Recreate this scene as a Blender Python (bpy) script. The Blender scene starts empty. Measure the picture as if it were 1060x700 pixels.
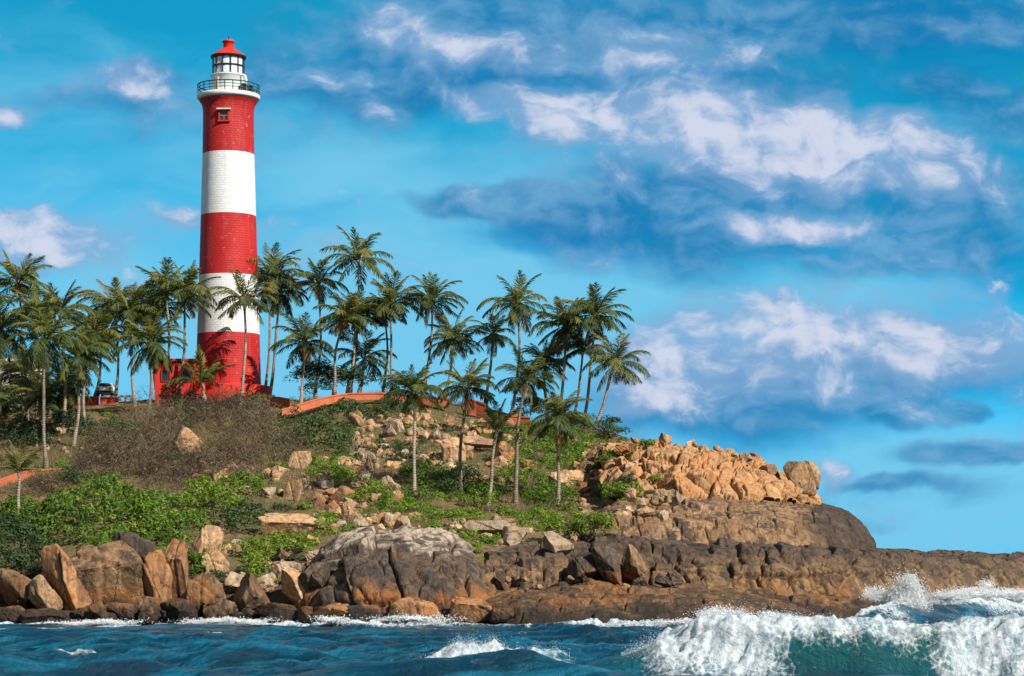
import bpy, math, random
import numpy as np

# ------------------------------------------------------------------ camera, sky, sun, exposure
sc = bpy.context.scene
F, H, YH, CX = 2390.0, 3.2, 595.0, 530.0        # focal length in photo pixels, eye height, horizon row, centre column
cam_d = bpy.data.cameras.new('camera')
cam = bpy.data.objects.new('camera', cam_d)
sc.collection.objects.link(cam)
cam.location = (0, 0, H)
cam.rotation_euler = (math.radians(90), 0, 0)
cam_d.sensor_fit = 'HORIZONTAL'
cam_d.sensor_width = 36.0
cam_d.lens = 36.0 * F / 1060.0
cam_d.shift_y = (YH - 350.0) / 1060.0
cam_d.clip_start = 0.5
cam_d.clip_end = 20000.0
sc.camera = cam

SUN_EL, SUN_AZ = 36.0, 47.0                      # azimuth: degrees to the right of straight behind the camera
sun_dir = np.array([math.sin(math.radians(SUN_AZ)) * math.cos(math.radians(SUN_EL)),
                    -math.cos(math.radians(SUN_AZ)) * math.cos(math.radians(SUN_EL)),
                    math.sin(math.radians(SUN_EL))])
sun_d = bpy.data.lights.new('sun', 'SUN')
sun_d.energy = 5.0
sun_d.angle = math.radians(0.5)
sun_d.color = (1.0, 0.95, 0.87)
sun = bpy.data.objects.new('sun', sun_d)
sc.collection.objects.link(sun)
from mathutils import Vector, Matrix, Euler
sun.rotation_euler = Vector(sun_dir).to_track_quat('Z', 'Y').to_euler()
sun.location = Vector(sun_dir) * 400

sc.view_settings.view_transform = 'Standard'
sc.view_settings.look = 'None'
EXPO = 0.42
sc.view_settings.exposure = EXPO
sc.view_settings.gamma = 1.0
sc.view_settings.use_curve_mapping = False
sc.render.engine = 'CYCLES'
sc.cycles.max_bounces = 6
sc.cycles.diffuse_bounces = 4
sc.cycles.glossy_bounces = 3
sc.cycles.transmission_bounces = 3
sc.cycles.transparent_max_bounces = 8
sc.cycles.caustics_reflective = False
sc.cycles.caustics_refractive = False
sc.cycles.use_denoising = True

# ------------------------------------------------------------------ node helpers
def setin(n, key, v):
    s = n.inputs[key]
    if isinstance(v, bpy.types.NodeSocket):
        n.id_data.links.new(v, s)
    else:
        if isinstance(v, (tuple, list)) and len(v) == 3 and s.type == 'RGBA':
            v = (*v, 1.0)
        s.default_value = v

class NT:
    def __init__(self, tree):
        self.t = tree
    def n(self, typ, ins=None, **props):
        nd = self.t.nodes.new(typ)
        for k, v in props.items():
            setattr(nd, k, v)
        for k, v in (ins or {}).items():
            setin(nd, k, v)
        return nd
    def math(self, op, a, b=0.0, c=None, clamp=False):
        ins = {0: a, 1: b}
        if c is not None: ins[2] = c
        return self.n('ShaderNodeMath', ins, operation=op, use_clamp=clamp).outputs[0]
    def vmath(self, op, a, b=(0, 0, 0)):
        return self.n('ShaderNodeVectorMath', {0: a, 1: b}, operation=op).outputs[0]
    def noise(self, vec, scale, detail=4, rough=0.55, dist=0.0):
        return self.n('ShaderNodeTexNoise', {'Vector': vec, 'Scale': scale, 'Detail': detail, 'Roughness': rough, 'Distortion': dist}).outputs[0]
    def mix(self, f, a, b, blend='MIX'):
        nd = self.n('ShaderNodeMix', data_type='RGBA', blend_type=blend)
        nd.clamp_factor = True
        for i, v in ((0, f), (6, a), (7, b)): setin(nd, i, v)
        return nd.outputs[2]
    def ss(self, x, lo, hi, a=0.0, b=1.0):
        nd = self.n('ShaderNodeMapRange', {0: x, 1: lo, 2: hi, 3: a, 4: b}, interpolation_type='SMOOTHSTEP')
        return nd.outputs[0]
    def lin(self, x, lo, hi, a=0.0, b=1.0):
        return self.n('ShaderNodeMapRange', {0: x, 1: lo, 2: hi, 3: a, 4: b}).outputs[0]
    def ramp(self, x, stops):
        nd = self.n('ShaderNodeValToRGB', {0: x})
        cr = nd.color_ramp
        while len(cr.elements) < len(stops): cr.elements.new(0.5)
        for e, (p, c) in zip(cr.elements, stops):
            e.position = p; e.color = (*c, 1.0)
        return nd.outputs[0]

def new_mat(name):
    m = bpy.data.materials.new(name)
    m.use_nodes = True
    m.node_tree.nodes.clear()
    t = NT(m.node_tree)
    out = t.n('ShaderNodeOutputMaterial')
    return m, t, out

def hexlin(r, g, b):
    f = lambda c: (c / 255 / 12.92) if c / 255 <= 0.04045 else ((c / 255 + 0.055) / 1.055) ** 2.4
    return (f(r), f(g), f(b))

# ------------------------------------------------------------------ the sky (world): Nishita with clouds fixed to compass directions
world = bpy.data.worlds.new('World')
sc.world = world
world.use_nodes = True
world.cycles.sampling_method = 'MANUAL'
world.cycles.sample_map_resolution = 256
world.node_tree.nodes.clear()
SKY_STRENGTH = 0.09
def S(r, g, b):                                   # a colour as it should appear, divided by the sky strength
    return tuple(x / SKY_STRENGTH / 2 ** EXPO for x in hexlin(r, g, b))
SKY_TINT = (0.02, 0.80, 1.42)
HAZE_COL = S(122, 202, 236); DEEP_COL = S(0, 118, 184)
GREY_LO, GREY_HI = S(34, 126, 182), S(110, 164, 208)
WHITE_COL = S(214, 220, 238); LILAC_COL = S(132, 172, 214)
# (photo column, photo row, radius across, radius up, weight)
SKY_VEIL = [(120, 130, 200, 60, .35), (420, 170, 130, 60, .35), (640, 500, 300, 60, .4), (560, 330, 300, 60, .5), (150, 250, 260, 60, .4), (440, 205, 130, 40, .3), (950, 520, 220, 45, .6), (300, 350, 330, 80, .7), (700, 300, 200, 25, .3), (900, 300, 160, 20, .3), (520, 170, 150, 30, .25)]
SKY_DEEP = [(650, 238, 130, 24, .9), (580, 225, 60, 14, .5), (770, 430, 160, 30, .7), (480, 85, 120, 22, .7), (60, 70, 120, 50, .25), (930, 385, 150, 22, .5), (1000, 60, 90, 60, .5), (780, 180, 120, 18, .5), (1000, 250, 90, 40, .5), (330, 130, 60, 90, .15), (900, 20, 160, 24, .6), (460, 25, 60, 20, .6), (640, 185, 40, 22, .5)]
SKY_GREY = [(560, 55, 260, 60, .9), (760, 210, 230, 46, .45), (880, 400, 200, 40, .5), (930, 510, 120, 14, .5), (700, 440, 120, 20, .4), (420, 85, 70, 22, .8), (500, 25, 70, 22, .6), (800, 90, 120, 22, .5), (840, 190, 150, 26, .75), (490, 200, 62, 10, 1.1), (620, 212, 130, 12, .7), (985, 88, 26, 16, 1.0), (1045, 120, 40, 26, .9), (690, 215, 80, 40, .5), (770, 395, 150, 34, .75), (940, 428, 40, 13, 1.0), (1000, 474, 70, 10, 1.15), (930, 500, 50, 6, .8), (940, 380, 160, 24, .75), (150, 72, 36, 12, .7), (120, 90, 60, 18, .5), (270, 75, 40, 18, .4), (830, 270, 190, 24, .6), (930, 18, 190, 26, .7), (640, 20, 90, 16, .5), (995, 433, 13, 8, 1.1), (990, 220, 80, 40, .6), (200, 130, 120, 30, .35), (880, 540, 60, 8, .5), (40, 100, 50, 12, .4)]
SKY_WHITE = [(545, 112, 66, 15, 1.0), (505, 105, 30, 12, .5), (680, 125, 90, 22, .85), (790, 128, 110, 28, .95), (890, 158, 90, 30, .95), (955, 172, 44, 26, .85), (730, 150, 120, 20, .6), (850, 232, 70, 12, .85), (760, 175, 200, 50, .35), (560, 80, 200, 40, .3), (800, 240, 40, 8, .5), (716, 356, 42, 34, 1.0), (797, 345, 26, 28, 1.0), (850, 372, 200, 40, .55), (700, 410, 60, 24, .4), (1000, 330, 80, 20, .4), (780, 370, 40, 22, .5), (880, 358, 90, 22, .7), (1000, 362, 66, 22, .8), (700, 385, 60, 26, .55), (690, 48, 90, 18, .55), (475, 52, 55, 14, .65), (410, 22, 26, 14, .55), (25, 240, 52, 22, .95), (60, 255, 60, 18, .5), (12, 118, 28, 10, .9), (868, 494, 16, 11, 1.0), (130, 84, 46, 13, .7), (160, 240, 180, 24, .3), (250, 290, 160, 20, .3), (620, 128, 70, 16, .6), (930, 530, 30, 10, .5), (640, 425, 26, 8, .55), (190, 232, 20, 10, .5), (900, 300, 150, 10, .3)]
def build_sky():
    t = NT(world.node_tree)
    out = t.n('ShaderNodeOutputWorld')
    sky = t.n('ShaderNodeTexSky', sky_type='NISHITA', sun_disc=False)
    sky.sun_elevation = math.radians(SUN_EL)
    sky.sun_rotation = math.radians(180.0 - SUN_AZ)
    sky.air_density = 1.0; sky.dust_density = 0.3; sky.ozone_density = 3.0
    lum = t.n('ShaderNodeRGBToBW', {0: sky.outputs[0]}).outputs[0]
    base = t.mix(1.0, SKY_TINT, t.n('ShaderNodeCombineColor', {0: lum, 1: lum, 2: lum}).outputs[0], 'MULTIPLY')
    tc = t.n('ShaderNodeTexCoord').outputs['Generated']
    sep = t.n('ShaderNodeSeparateXYZ', {0: tc})
    ay = t.math('MAXIMUM', t.math('ABSOLUTE', sep.outputs[1]), 0.15)
    # angles round the horizon and above it, in hundredths of the focal length
    U = t.math('MULTIPLY', t.math('DIVIDE', sep.outputs[0], ay), F / 100.0)
    V = t.math('MULTIPLY', t.math('DIVIDE', sep.outputs[2], ay), F / 100.0)
    back = t.math('MULTIPLY', t.math('LESS_THAN', sep.outputs[1], 0.0), 37.0)
    P = t.n('ShaderNodeCombineXYZ', {0: U, 1: V, 2: back}).outputs[0]
    def warp(p, sc_, amt, det=3, rough=.55):
        w = t.n('ShaderNodeTexNoise', {'Vector': p, 'Scale': sc_, 'Detail': det, 'Roughness': rough}).outputs[1]
        return t.vmath('ADD', p, t.vmath('MULTIPLY', t.vmath('SUBTRACT', w, (0.5, 0.5, 0.5)), amt))
    Pa = warp(P, 0.8, (1.3, 0.55, 0.0), 4)                       # broad, wind drawn
    Pb = warp(warp(P, 0.9, (.7, .4, 0.0), 2), 2.6, (.2, .2, 0.0), 4, .55)    # billows
    def blobs(p, lst):
        acc = 0.0
        for (px, py, rx, ry, w) in lst:
            rx, ry = rx * 1.12, ry * 1.2
            q = t.n('ShaderNodeVectorMath', {0: p, 1: (100.0 / rx, 100.0 / ry, 0), 2: (-(px - CX) / rx, -(YH - py) / ry, 0)}, operation='MULTIPLY_ADD').outputs[0]
            d2 = t.n('ShaderNodeVectorMath', {0: q, 1: q}, operation='DOT_PRODUCT').outputs[1]
            g = t.math('MULTIPLY_ADD', d2, -.33, 1.0, True)
            acc = t.math('MULTIPLY_ADD', t.math('MULTIPLY', g, g), w, acc)
        return t.math('SUBTRACT', 1.25, t.math('MULTIPLY', t.math('POWER', 2.718, t.math('MULTIPLY', acc, -1.0)), 1.25))
    def cen(x): return t.math('SUBTRACT', x, .5)
    n_soft = cen(t.noise(t.vmath('MULTIPLY', Pa, (0.5, 1.5, 1.0)), 0.8, 4, 0.55, 0.3))
    pm = t.vmath('MULTIPLY', Pb, (0.75, 1.15, 1.0))
    n_mid = cen(t.noise(pm, 1.5, 5, 0.58, 0.2))
    n_off = cen(t.noise(t.vmath('ADD', pm, (.10, .13, 0)), 1.5, 5, 0.58, 0.2))
    lit = t.math('SUBTRACT', n_mid, n_off)                        # the sides of the billows that face the sun
    low = t.ss(V, 3.4, 0.2)                                       # paler towards the horizon
    veil = t.math('ADD', t.math('MULTIPLY_ADD', n_soft, 1.5, blobs(Pa, SKY_VEIL)), t.math('MULTIPLY', low, .5))
    c = t.mix(t.ss(veil, -.1, 0.95, 0, .92), base, HAZE_COL)
    deep = t.math('MULTIPLY_ADD', n_soft, -0.9, blobs(Pa, SKY_DEEP))
    c = t.mix(t.ss(deep, 0.1, 1.0, 0, .9), c, DEEP_COL)
    gn = t.math('ADD', t.math('MULTIPLY_ADD', n_mid, 1.2, t.math('MULTIPLY', n_soft, 1.0)), blobs(Pa, SKY_GREY))
    gc = t.mix(t.ss(t.math('MULTIPLY_ADD', lit, 1.6, n_soft), -.25, .35), GREY_LO, GREY_HI)
    c = t.mix(t.ss(gn, 0.12, 0.8, 0, .8), c, gc)
    wn = t.math('ADD', t.math('MULTIPLY_ADD', n_mid, 1.5, t.math('MULTIPLY', n_soft, .5)), blobs(Pb, SKY_WHITE))
    c = t.mix(t.ss(wn, 0.08, 0.8, 0, .82), c, LILAC_COL)
    wl = t.math('MULTIPLY_ADD', lit, 2.3, t.math('MULTIPLY_ADD', n_mid, .5, wn))
    c = t.mix(t.ss(wl, 0.5, 1.4, 0, .9), c, WHITE_COL)
    # unseen pale cloud added overhead and behind the viewer to neutralise the fill light
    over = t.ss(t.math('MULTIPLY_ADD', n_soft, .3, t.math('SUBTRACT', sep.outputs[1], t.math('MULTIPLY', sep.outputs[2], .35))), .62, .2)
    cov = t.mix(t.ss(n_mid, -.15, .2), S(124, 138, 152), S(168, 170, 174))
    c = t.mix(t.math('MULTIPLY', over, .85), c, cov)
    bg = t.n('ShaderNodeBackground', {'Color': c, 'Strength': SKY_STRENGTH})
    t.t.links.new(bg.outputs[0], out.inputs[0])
build_sky()

# ------------------------------------------------------------------ numeric helpers
def Wp(px, py, Y):
    return np.array([(px - CX) * Y / F, Y, H + (YH - py) * Y / F])
def PXM(Y): return Y / F                          # metres per photo pixel at depth Y

def _hash(ix, iy, iz, seed):
    h = (ix.astype(np.int64) * 374761393 + iy.astype(np.int64) * 668265263 + iz.astype(np.int64) * 2147483647 + seed * 974634777) & 0xFFFFFFFF
    h = ((h ^ (h >> 13)) * 1274126177) & 0xFFFFFFFF
    h = ((h ^ (h >> 16)) * 2246822519) & 0xFFFFFFFF
    return ((h ^ (h >> 15)) & 0xFFFFFF) / float(0xFFFFFF)
def vnoise(p, seed=0):
    i = np.floor(p); f = p - i; i = i.astype(np.int64)
    w = f * f * f * (f * (f * 6 - 15) + 10)
    r = 0
    for dx in (0, 1):
        for dy in (0, 1):
            for dz in (0, 1):
                h = _hash(i[:, 0] + dx, i[:, 1] + dy, i[:, 2] + dz, seed)
                r = r + h * (w[:, 0] if dx else 1 - w[:, 0]) * (w[:, 1] if dy else 1 - w[:, 1]) * (w[:, 2] if dz else 1 - w[:, 2])
    return r * 2 - 1
def fbm(p, octs=4, seed=0, gain=0.5, lac=2.03):
    a, s, r = 1.0, 0.0, 0
    for o in range(octs):
        r = r + a * vnoise(p + 17.3 * o, seed + o); s += a
        a *= gain; p = p * lac
    return r / s
def voronoi(p, seed=0, jit=0.9):
    i = np.floor(p).astype(np.int64)
    f1 = np.full(len(p), 9.0); f2 = np.full(len(p), 9.0); cid = np.zeros(len(p))
    for dx in (-1, 0, 1):
        for dy in (-1, 0, 1):
            for dz in (-1, 0, 1):
                cx, cy, cz = i[:, 0] + dx, i[:, 1] + dy, i[:, 2] + dz
                q = np.stack([cx + .5 + jit * (_hash(cx, cy, cz, seed) - .5), cy + .5 + jit * (_hash(cx, cy, cz, seed + 1) - .5), cz + .5 + jit * (_hash(cx, cy, cz, seed + 2) - .5)], 1)
                d = np.linalg.norm(q - p, axis=1)
                c = _hash(cx, cy, cz, seed + 3)
                near = d < f1
                f2 = np.where(near, f1, np.minimum(f2, d)); cid = np.where(near, c, cid); f1 = np.where(near, d, f1)
    return f1, f2, cid
def sstep(x, a, b):
    t = np.clip((x - a) / (b - a), 0, 1)
    return t * t * (3 - 2 * t)

# ------------------------------------------------------------------ mesh and object helpers
COL = sc.collection
def mesh(name, V, faces, mat=None, smooth=True, uv=None, attrs=None, mat_idx=None):
    """V: n x 3; faces: list of integer arrays, each m x 3 or m x 4"""
    V = np.asarray(V, dtype=np.float32)
    if not isinstance(faces, (list, tuple)): faces = [faces]
    faces = [np.asarray(f, dtype=np.int32) for f in faces if len(f)]
    me = bpy.data.meshes.new(name)
    nl = sum(f.size for f in faces); nf = sum(len(f) for f in faces)
    me.vertices.add(len(V)); me.loops.add(nl); me.polygons.add(nf)
    me.vertices.foreach_set('co', V.ravel())
    li = np.concatenate([f.ravel() for f in faces])
    me.loops.foreach_set('vertex_index', li)
    st, k = [], 0
    for f in faces:
        st.append(k + np.arange(len(f)) * f.shape[1]); k += f.size
    me.polygons.foreach_set('loop_start', np.concatenate(st).astype(np.int32))
    if mat is not None:
        for m in (mat if isinstance(mat, (list, tuple)) else [mat]): me.materials.append(m)
    if mat_idx is not None: me.polygons.foreach_set('material_index', np.asarray(mat_idx, dtype=np.int32))
    me.polygons.foreach_set('use_smooth', np.full(nf, bool(smooth)))
    if uv is not None:
        l = me.uv_layers.new(name='UVMap'); l.data.foreach_set('uv', np.asarray(uv, dtype=np.float32)[li].ravel())
    for an, (dom, arr) in (attrs or {}).items():
        a = me.attributes.new(an, 'FLOAT', dom); a.data.foreach_set('value', np.asarray(arr, dtype=np.float32))
    me.update(calc_edges=True); me.validate()
    return me
def link(name, me, parent=None, loc=None):
    o = bpy.data.objects.new(name, me); COL.objects.link(o)
    if parent is not None: o.parent = parent
    if loc is not None: o.location = loc
    return o
def tag(o, label=None, cat=None, group=None, kind=None):
    if label: o['label'] = label
    if cat: o['category'] = cat
    if group: o['group'] = group
    if kind: o['kind'] = kind
    return o
def empty(name, loc, label, cat, group=None):
    o = bpy.data.objects.new(name, None); COL.objects.link(o); o.location = loc
    o.empty_display_size = 0.5
    return tag(o, label, cat, group)

class MB:                                        # collects simple shapes into one mesh
    def __init__(s): s.v = []; s.q = []; s.t = []; s.n = 0
    def add(s, V, quads=(), tris=()):
        V = np.asarray(V, float)
        s.v.append(V)
        if len(quads): s.q.append(np.asarray(quads) + s.n)
        if len(tris): s.t.append(np.asarray(tris) + s.n)
        s.n += len(V)
    def box(s, c, half, rotz=0.0, bev=0.0):
        c = np.asarray(c, float); hx, hy, hz = half
        V = np.array([[x, y, z] for x in (-hx, hx) for y in (-hy, hy) for z in (-hz, hz)])
        if rotz:
            cs, sn = math.cos(rotz), math.sin(rotz)
            V = np.stack([V[:, 0] * cs - V[:, 1] * sn, V[:, 0] * sn + V[:, 1] * cs, V[:, 2]], 1)
        s.add(V + c, [[0, 1, 3, 2], [4, 6, 7, 5], [0, 4, 5, 1], [2, 3, 7, 6], [0, 2, 6, 4], [1, 5, 7, 3]])
    def tube(s, pts, rad, k=6, cap=True):
        pts = np.asarray(pts, float); n = len(pts)
        rad = np.broadcast_to(np.asarray(rad, float), (n,))
        T = np.gradient(pts, axis=0); T /= np.linalg.norm(T, axis=1)[:, None] + 1e-9
        ref = np.array([0, 0, 1.0]) if abs(T[0, 2]) < 0.9 else np.array([1.0, 0, 0])
        A = np.cross(T, ref); A /= np.linalg.norm(A, axis=1)[:, None] + 1e-9
        B = np.cross(T, A)
        an = np.arange(k) * 2 * math.pi / k
        V = pts[:, None] + rad[:, None, None] * (A[:, None] * np.cos(an)[None, :, None] + B[:, None] * np.sin(an)[None, :, None])
        i = np.arange(n - 1)[:, None] * k; j = np.arange(k)[None]; j2 = (j + 1) % k
        q = np.stack([i + j, i + j2, i + k + j2, i + k + j], -1).reshape(-1, 4)
        V = V.reshape(-1, 3); tr = []
        if cap:
            V = np.vstack([V, pts[0], pts[-1]])
            for a in range(k):
                tr.append([n * k, (a + 1) % k, a]); tr.append([n * k + 1, (n - 1) * k + a, (n - 1) * k + (a + 1) % k])
        s.add(V, q, tr)
    def lathe(s, prof, k=48, c=(0, 0, 0), a0=0.0):
        prof = np.asarray(prof, float); n = len(prof)
        an = a0 + np.arange(k) * 2 * math.pi / k
        V = np.stack([prof[:, 0][:, None] * np.cos(an), prof[:, 0][:, None] * np.sin(an), np.repeat(prof[:, 1][:, None], k, 1)], -1).reshape(-1, 3) + np.asarray(c, float)
        i = np.arange(n - 1)[:, None] * k; j = np.arange(k)[None]; j2 = (j + 1) % k
        s.add(V, np.stack([i + j, i + j2, i + k + j2, i + k + j], -1).reshape(-1, 4))
    def mesh(s, name, mat, smooth=False):
        fs = []
        if s.q: fs.append(np.concatenate(s.q))
        if s.t: fs.append(np.concatenate(s.t))
        return mesh(name, np.concatenate(s.v), fs, mat, smooth)
    def build(s, name, mat, parent=None, loc=None, smooth=False):
        return link(name, s.mesh(name, mat, smooth), parent, loc)
def grid_faces(nu, nv):
    i = np.arange(nu - 1)[:, None] * nv; j = np.arange(nv - 1)[None]
    return np.stack([i + j, i + nv + j, i + nv + j + 1, i + j + 1], -1).reshape(-1, 4)
def grid_normals(G):
    du = np.gradient(G, axis=0); dv = np.gradient(G, axis=1)
    n = np.cross(du, dv); return n / (np.linalg.norm(n, axis=2)[..., None] + 1e-9)

# ------------------------------------------------------------------ materials
def rock_mat(name, c1, c2, stain=0.35, stain_col=(0.045, 0.038, 0.034), zones=False, bump=0.5, top=None, nose=None, rusty=(0.46, 0.6, 0.55)):
    m, t, out = new_mat(name)
    geo = t.n('ShaderNodeNewGeometry')
    pos = geo.outputs['Position']
    oi = t.n('ShaderNodeObjectInfo').outputs['Random']
    sepp = t.n('ShaderNodeSeparateXYZ', {0: pos})
    n1 = t.noise(pos, 0.45, 6, 0.6, 0.6)
    n2 = t.noise(pos, 3.2, 7, 0.65)
    c = t.mix(t.ss(n1, 0.36, 0.64), c1, c2)
    if top:
        zz = t.math('ADD', sepp.outputs[2], t.lin(n1, 0.3, 0.7, -1.3, 1.3))
        c = t.mix(t.ss(zz, top[1], top[2]), c, top[0])
    # weathering streaks that run down the faces
    ps = t.vmath('MULTIPLY', pos, (1.5, 1.5, 0.22))
    st = t.math('ADD', t.noise(ps, 0.8, 6, 0.65, 0.4), t.math('MULTIPLY', t.math('SUBTRACT', n1, 0.5), 0.7))
    c = t.mix(t.math('MULTIPLY', t.ss(st, 0.47, 0.64), stain), c, stain_col)
    blot = t.noise(pos, 0.9, 7, 0.7, 0.8)
    c = t.mix(t.math('MULTIPLY', t.ss(blot, 0.54, 0.66), stain * .7), c, stain_col)
    if nose:                                     # the wave wetted seaward end
        nx = t.math('ADD', sepp.outputs[0], t.lin(t.noise(pos, 0.4, 5, .65), .3, .7, -2.5, 2.5))
        c = t.mix(t.ss(nx, nose[0], nose[1], 0, .85), c, (0.04, 0.032, 0.028))
    if zones:                                    # tide marks: black algae below, patches of rust above
        zz = t.math('ADD', sepp.outputs[2], t.lin(t.noise(pos, 0.3, 5, 0.6), 0.25, 0.75, -2.2, 2.2))
        rust = t.math('MULTIPLY', t.ss(zz, 0.0, 1.0), t.ss(zz, 3.4, 1.8))
        rust = t.math('MULTIPLY', rust, t.ss(t.noise(pos, 0.22, 4, 0.6, .5), rusty[0], rusty[1]))
        c = t.mix(t.math('MULTIPLY', rust, rusty[2]), c, (0.28, 0.11, 0.03))
        wet = t.ss(t.math('ADD', sepp.outputs[2], t.lin(n1, 0.3, 0.7, -0.9, 0.9)), 1.9, 0.4)
        c = t.mix(t.math('MULTIPLY', wet, 0.9), c, (0.028, 0.022, 0.018))
    c = t.mix(1.0, c, t.ramp(n2, [(0.25, (0.45, 0.43, 0.41)), (0.5, (1, 1, 1)), (0.75, (1.35, 1.32, 1.28))]), 'MULTIPLY')
    # a few cracks, here and there
    wv = t.n('ShaderNodeTexNoise', {'Vector': pos, 'Scale': 0.55, 'Detail': 5.0, 'Roughness': 0.65}).outputs[1]
    pv = t.vmath('ADD', pos, t.vmath('MULTIPLY', t.vmath('SUBTRACT', wv, (.5, .5, .5)), (1.5, 1.5, 2.2)))
    vo = t.n('ShaderNodeTexVoronoi', {'Vector': t.vmath('MULTIPLY', pv, (1.15, 1.15, 0.5)), 'Scale': 0.5}, feature='DISTANCE_TO_EDGE').outputs[0]
    cm = t.math('MULTIPLY', t.ss(vo, 0.028, 0.0), t.ss(t.noise(pos, 0.7, 3), 0.44, 0.58))
    crack = t.math('SUBTRACT', 1.0, cm)
    c = t.mix(t.math('MULTIPLY', cm, 0.75), c, (0.03, 0.022, 0.016))
    rv = t.lin(oi, 0, 1, 0.8, 1.15)
    c = t.mix(1.0, c, t.n('ShaderNodeCombineColor', {0: rv, 1: rv, 2: rv}).outputs[0], 'MULTIPLY')
    hgt = t.math('ADD', t.math('MULTIPLY', n2, 0.35), t.math('ADD', t.math('MULTIPLY', crack, 0.25), t.math('MULTIPLY', t.noise(t.vmath('MULTIPLY', pos, (1.3, 1.3, .8)), 1.1, 9, 0.66, 0.6), 1.1)))
    b = t.n('ShaderNodeBump', {'Height': hgt, 'Strength': bump, 'Distance': 0.45}).outputs[0]
    p = t.n('ShaderNodeBsdfPrincipled', {'Base Color': c, 'Roughness': 0.85, 'Normal': b, 'Specular IOR Level': 0.25})
    t.t.links.new(p.outputs[0], out.inputs[0])
    return m
M = {}
M['tan'] = rock_mat('tan_granite', (0.42, 0.235, 0.11), (0.52, 0.345, 0.20), 0.6, (0.13, 0.065, 0.035))
M['orange'] = rock_mat('orange_granite', (0.33, 0.14, 0.048), (0.37, 0.205, 0.10), 0.75, (0.10, 0.045, 0.026))
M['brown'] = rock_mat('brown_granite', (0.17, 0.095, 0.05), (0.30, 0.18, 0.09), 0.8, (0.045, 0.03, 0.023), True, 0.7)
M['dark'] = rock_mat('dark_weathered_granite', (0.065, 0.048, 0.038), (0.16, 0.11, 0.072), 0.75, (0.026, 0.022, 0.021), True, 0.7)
M['pale'] = rock_mat('pale_granite', (0.36, 0.25, 0.155), (0.46, 0.355, 0.245), 0.6, (0.12, 0.085, 0.06))
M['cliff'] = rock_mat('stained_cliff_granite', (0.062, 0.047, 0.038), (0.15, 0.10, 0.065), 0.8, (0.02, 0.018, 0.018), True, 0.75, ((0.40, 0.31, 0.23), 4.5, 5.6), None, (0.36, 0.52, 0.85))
M['cliff_low'] = rock_mat('shade_darkened_cliff_granite', (0.055, 0.036, 0.025), (0.12, 0.072, 0.04), 0.85, (0.02, 0.016, 0.014), True, 0.75)  # darkened rock colour paints in the shade of the gaps between boulders
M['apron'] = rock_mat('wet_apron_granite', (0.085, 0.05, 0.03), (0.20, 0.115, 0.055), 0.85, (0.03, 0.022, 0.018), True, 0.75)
M['ledge'] = rock_mat('ledge_granite', (0.10, 0.068, 0.045), (0.32, 0.19, 0.09), 0.8, (0.03, 0.025, 0.022), True, 0.75, ((0.105, 0.07, 0.047), 3.6, 4.8))
M['slab'] = rock_mat('slab_granite', (0.25, 0.14, 0.07), (0.38, 0.235, 0.13), 0.85, (0.05, 0.036, 0.028), False, 0.75, None, (20.5, 24.5))
M['outcrop'] = rock_mat('warm_tan_granite', (0.42, 0.19, 0.07), (0.47, 0.28, 0.14), 0.5, (0.17, 0.075, 0.035))  # orange-tan stone of the skyline outcrop

def plain(name, col, rough=0.7, var=0.15, scale=3.0, spec=0.3, bump=0.0, metal=0.0):
    m, t, out = new_mat(name)
    pos = t.n('ShaderNodeTexCoord').outputs['Object']
    n = t.noise(pos, scale, 5, 0.6)
    c = t.mix(1.0, col, t.ramp(n, [(0.3, (1 - var,) * 3), (0.7, (1 + var,) * 3)]), 'MULTIPLY')
    ins = {'Base Color': c, 'Roughness': rough, 'Specular IOR Level': spec, 'Metallic': metal}
    if bump: ins['Normal'] = t.n('ShaderNodeBump', {'Height': n, 'Strength': bump, 'Distance': 0.05}).outputs[0]
    p = t.n('ShaderNodeBsdfPrincipled', ins)
    t.t.links.new(p.outputs[0], out.inputs[0])
    return m

def leaf_mat(name, ramp, transl=0.35, rough=0.55):
    """colour from the per-face 'tint' attribute (the age of each leaf)"""
    m, t, out = new_mat(name)
    a = t.n('ShaderNodeAttribute', attribute_name='tint').outputs['Fac']
    oi = t.n('ShaderNodeObjectInfo').outputs['Random']
    c = t.ramp(t.math('ADD', a, t.lin(oi, 0, 1, -0.07, 0.07)), ramp)
    p = t.n('ShaderNodeBsdfPrincipled', {'Base Color': c, 'Roughness': rough, 'Specular IOR Level': 0.35})
    tr = t.n('ShaderNodeBsdfTranslucent', {'Color': t.mix(1.0, c, (1.2, 1.35, 0.5), 'MULTIPLY')})
    mx = t.n('ShaderNodeMixShader', {0: transl, 1: p.outputs[0], 2: tr.outputs[0]})
    t.t.links.new(mx.outputs[0], out.inputs[0])
    return m
M['palm'] = leaf_mat('palm_leaf', [(0.0, (0.022, 0.042, 0.016)), (0.35, (0.062, 0.092, 0.026)), (0.65, (0.17, 0.185, 0.045)), (0.85, (0.27, 0.2, 0.055)), (1.0, (0.24, 0.125, 0.045))], 0.35)
M['leaf'] = leaf_mat('shrub_leaf', [(0.0, (0.022, 0.05, 0.01)), (0.4, (0.085, 0.16, 0.012)), (0.75, (0.17, 0.255, 0.016)), (1.0, (0.28, 0.31, 0.03))], 0.3)
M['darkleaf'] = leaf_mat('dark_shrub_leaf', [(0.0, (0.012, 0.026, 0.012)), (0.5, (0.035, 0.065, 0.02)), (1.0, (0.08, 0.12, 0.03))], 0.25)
M['twig'] = leaf_mat('dry_twig', [(0.0, (0.035, 0.02, 0.016)), (0.4, (0.095, 0.058, 0.04)), (0.72, (0.2, 0.15, 0.085)), (1.0, (0.15, 0.17, 0.035))], 0.12, 0.8)
M['trunk'] = None
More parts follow.
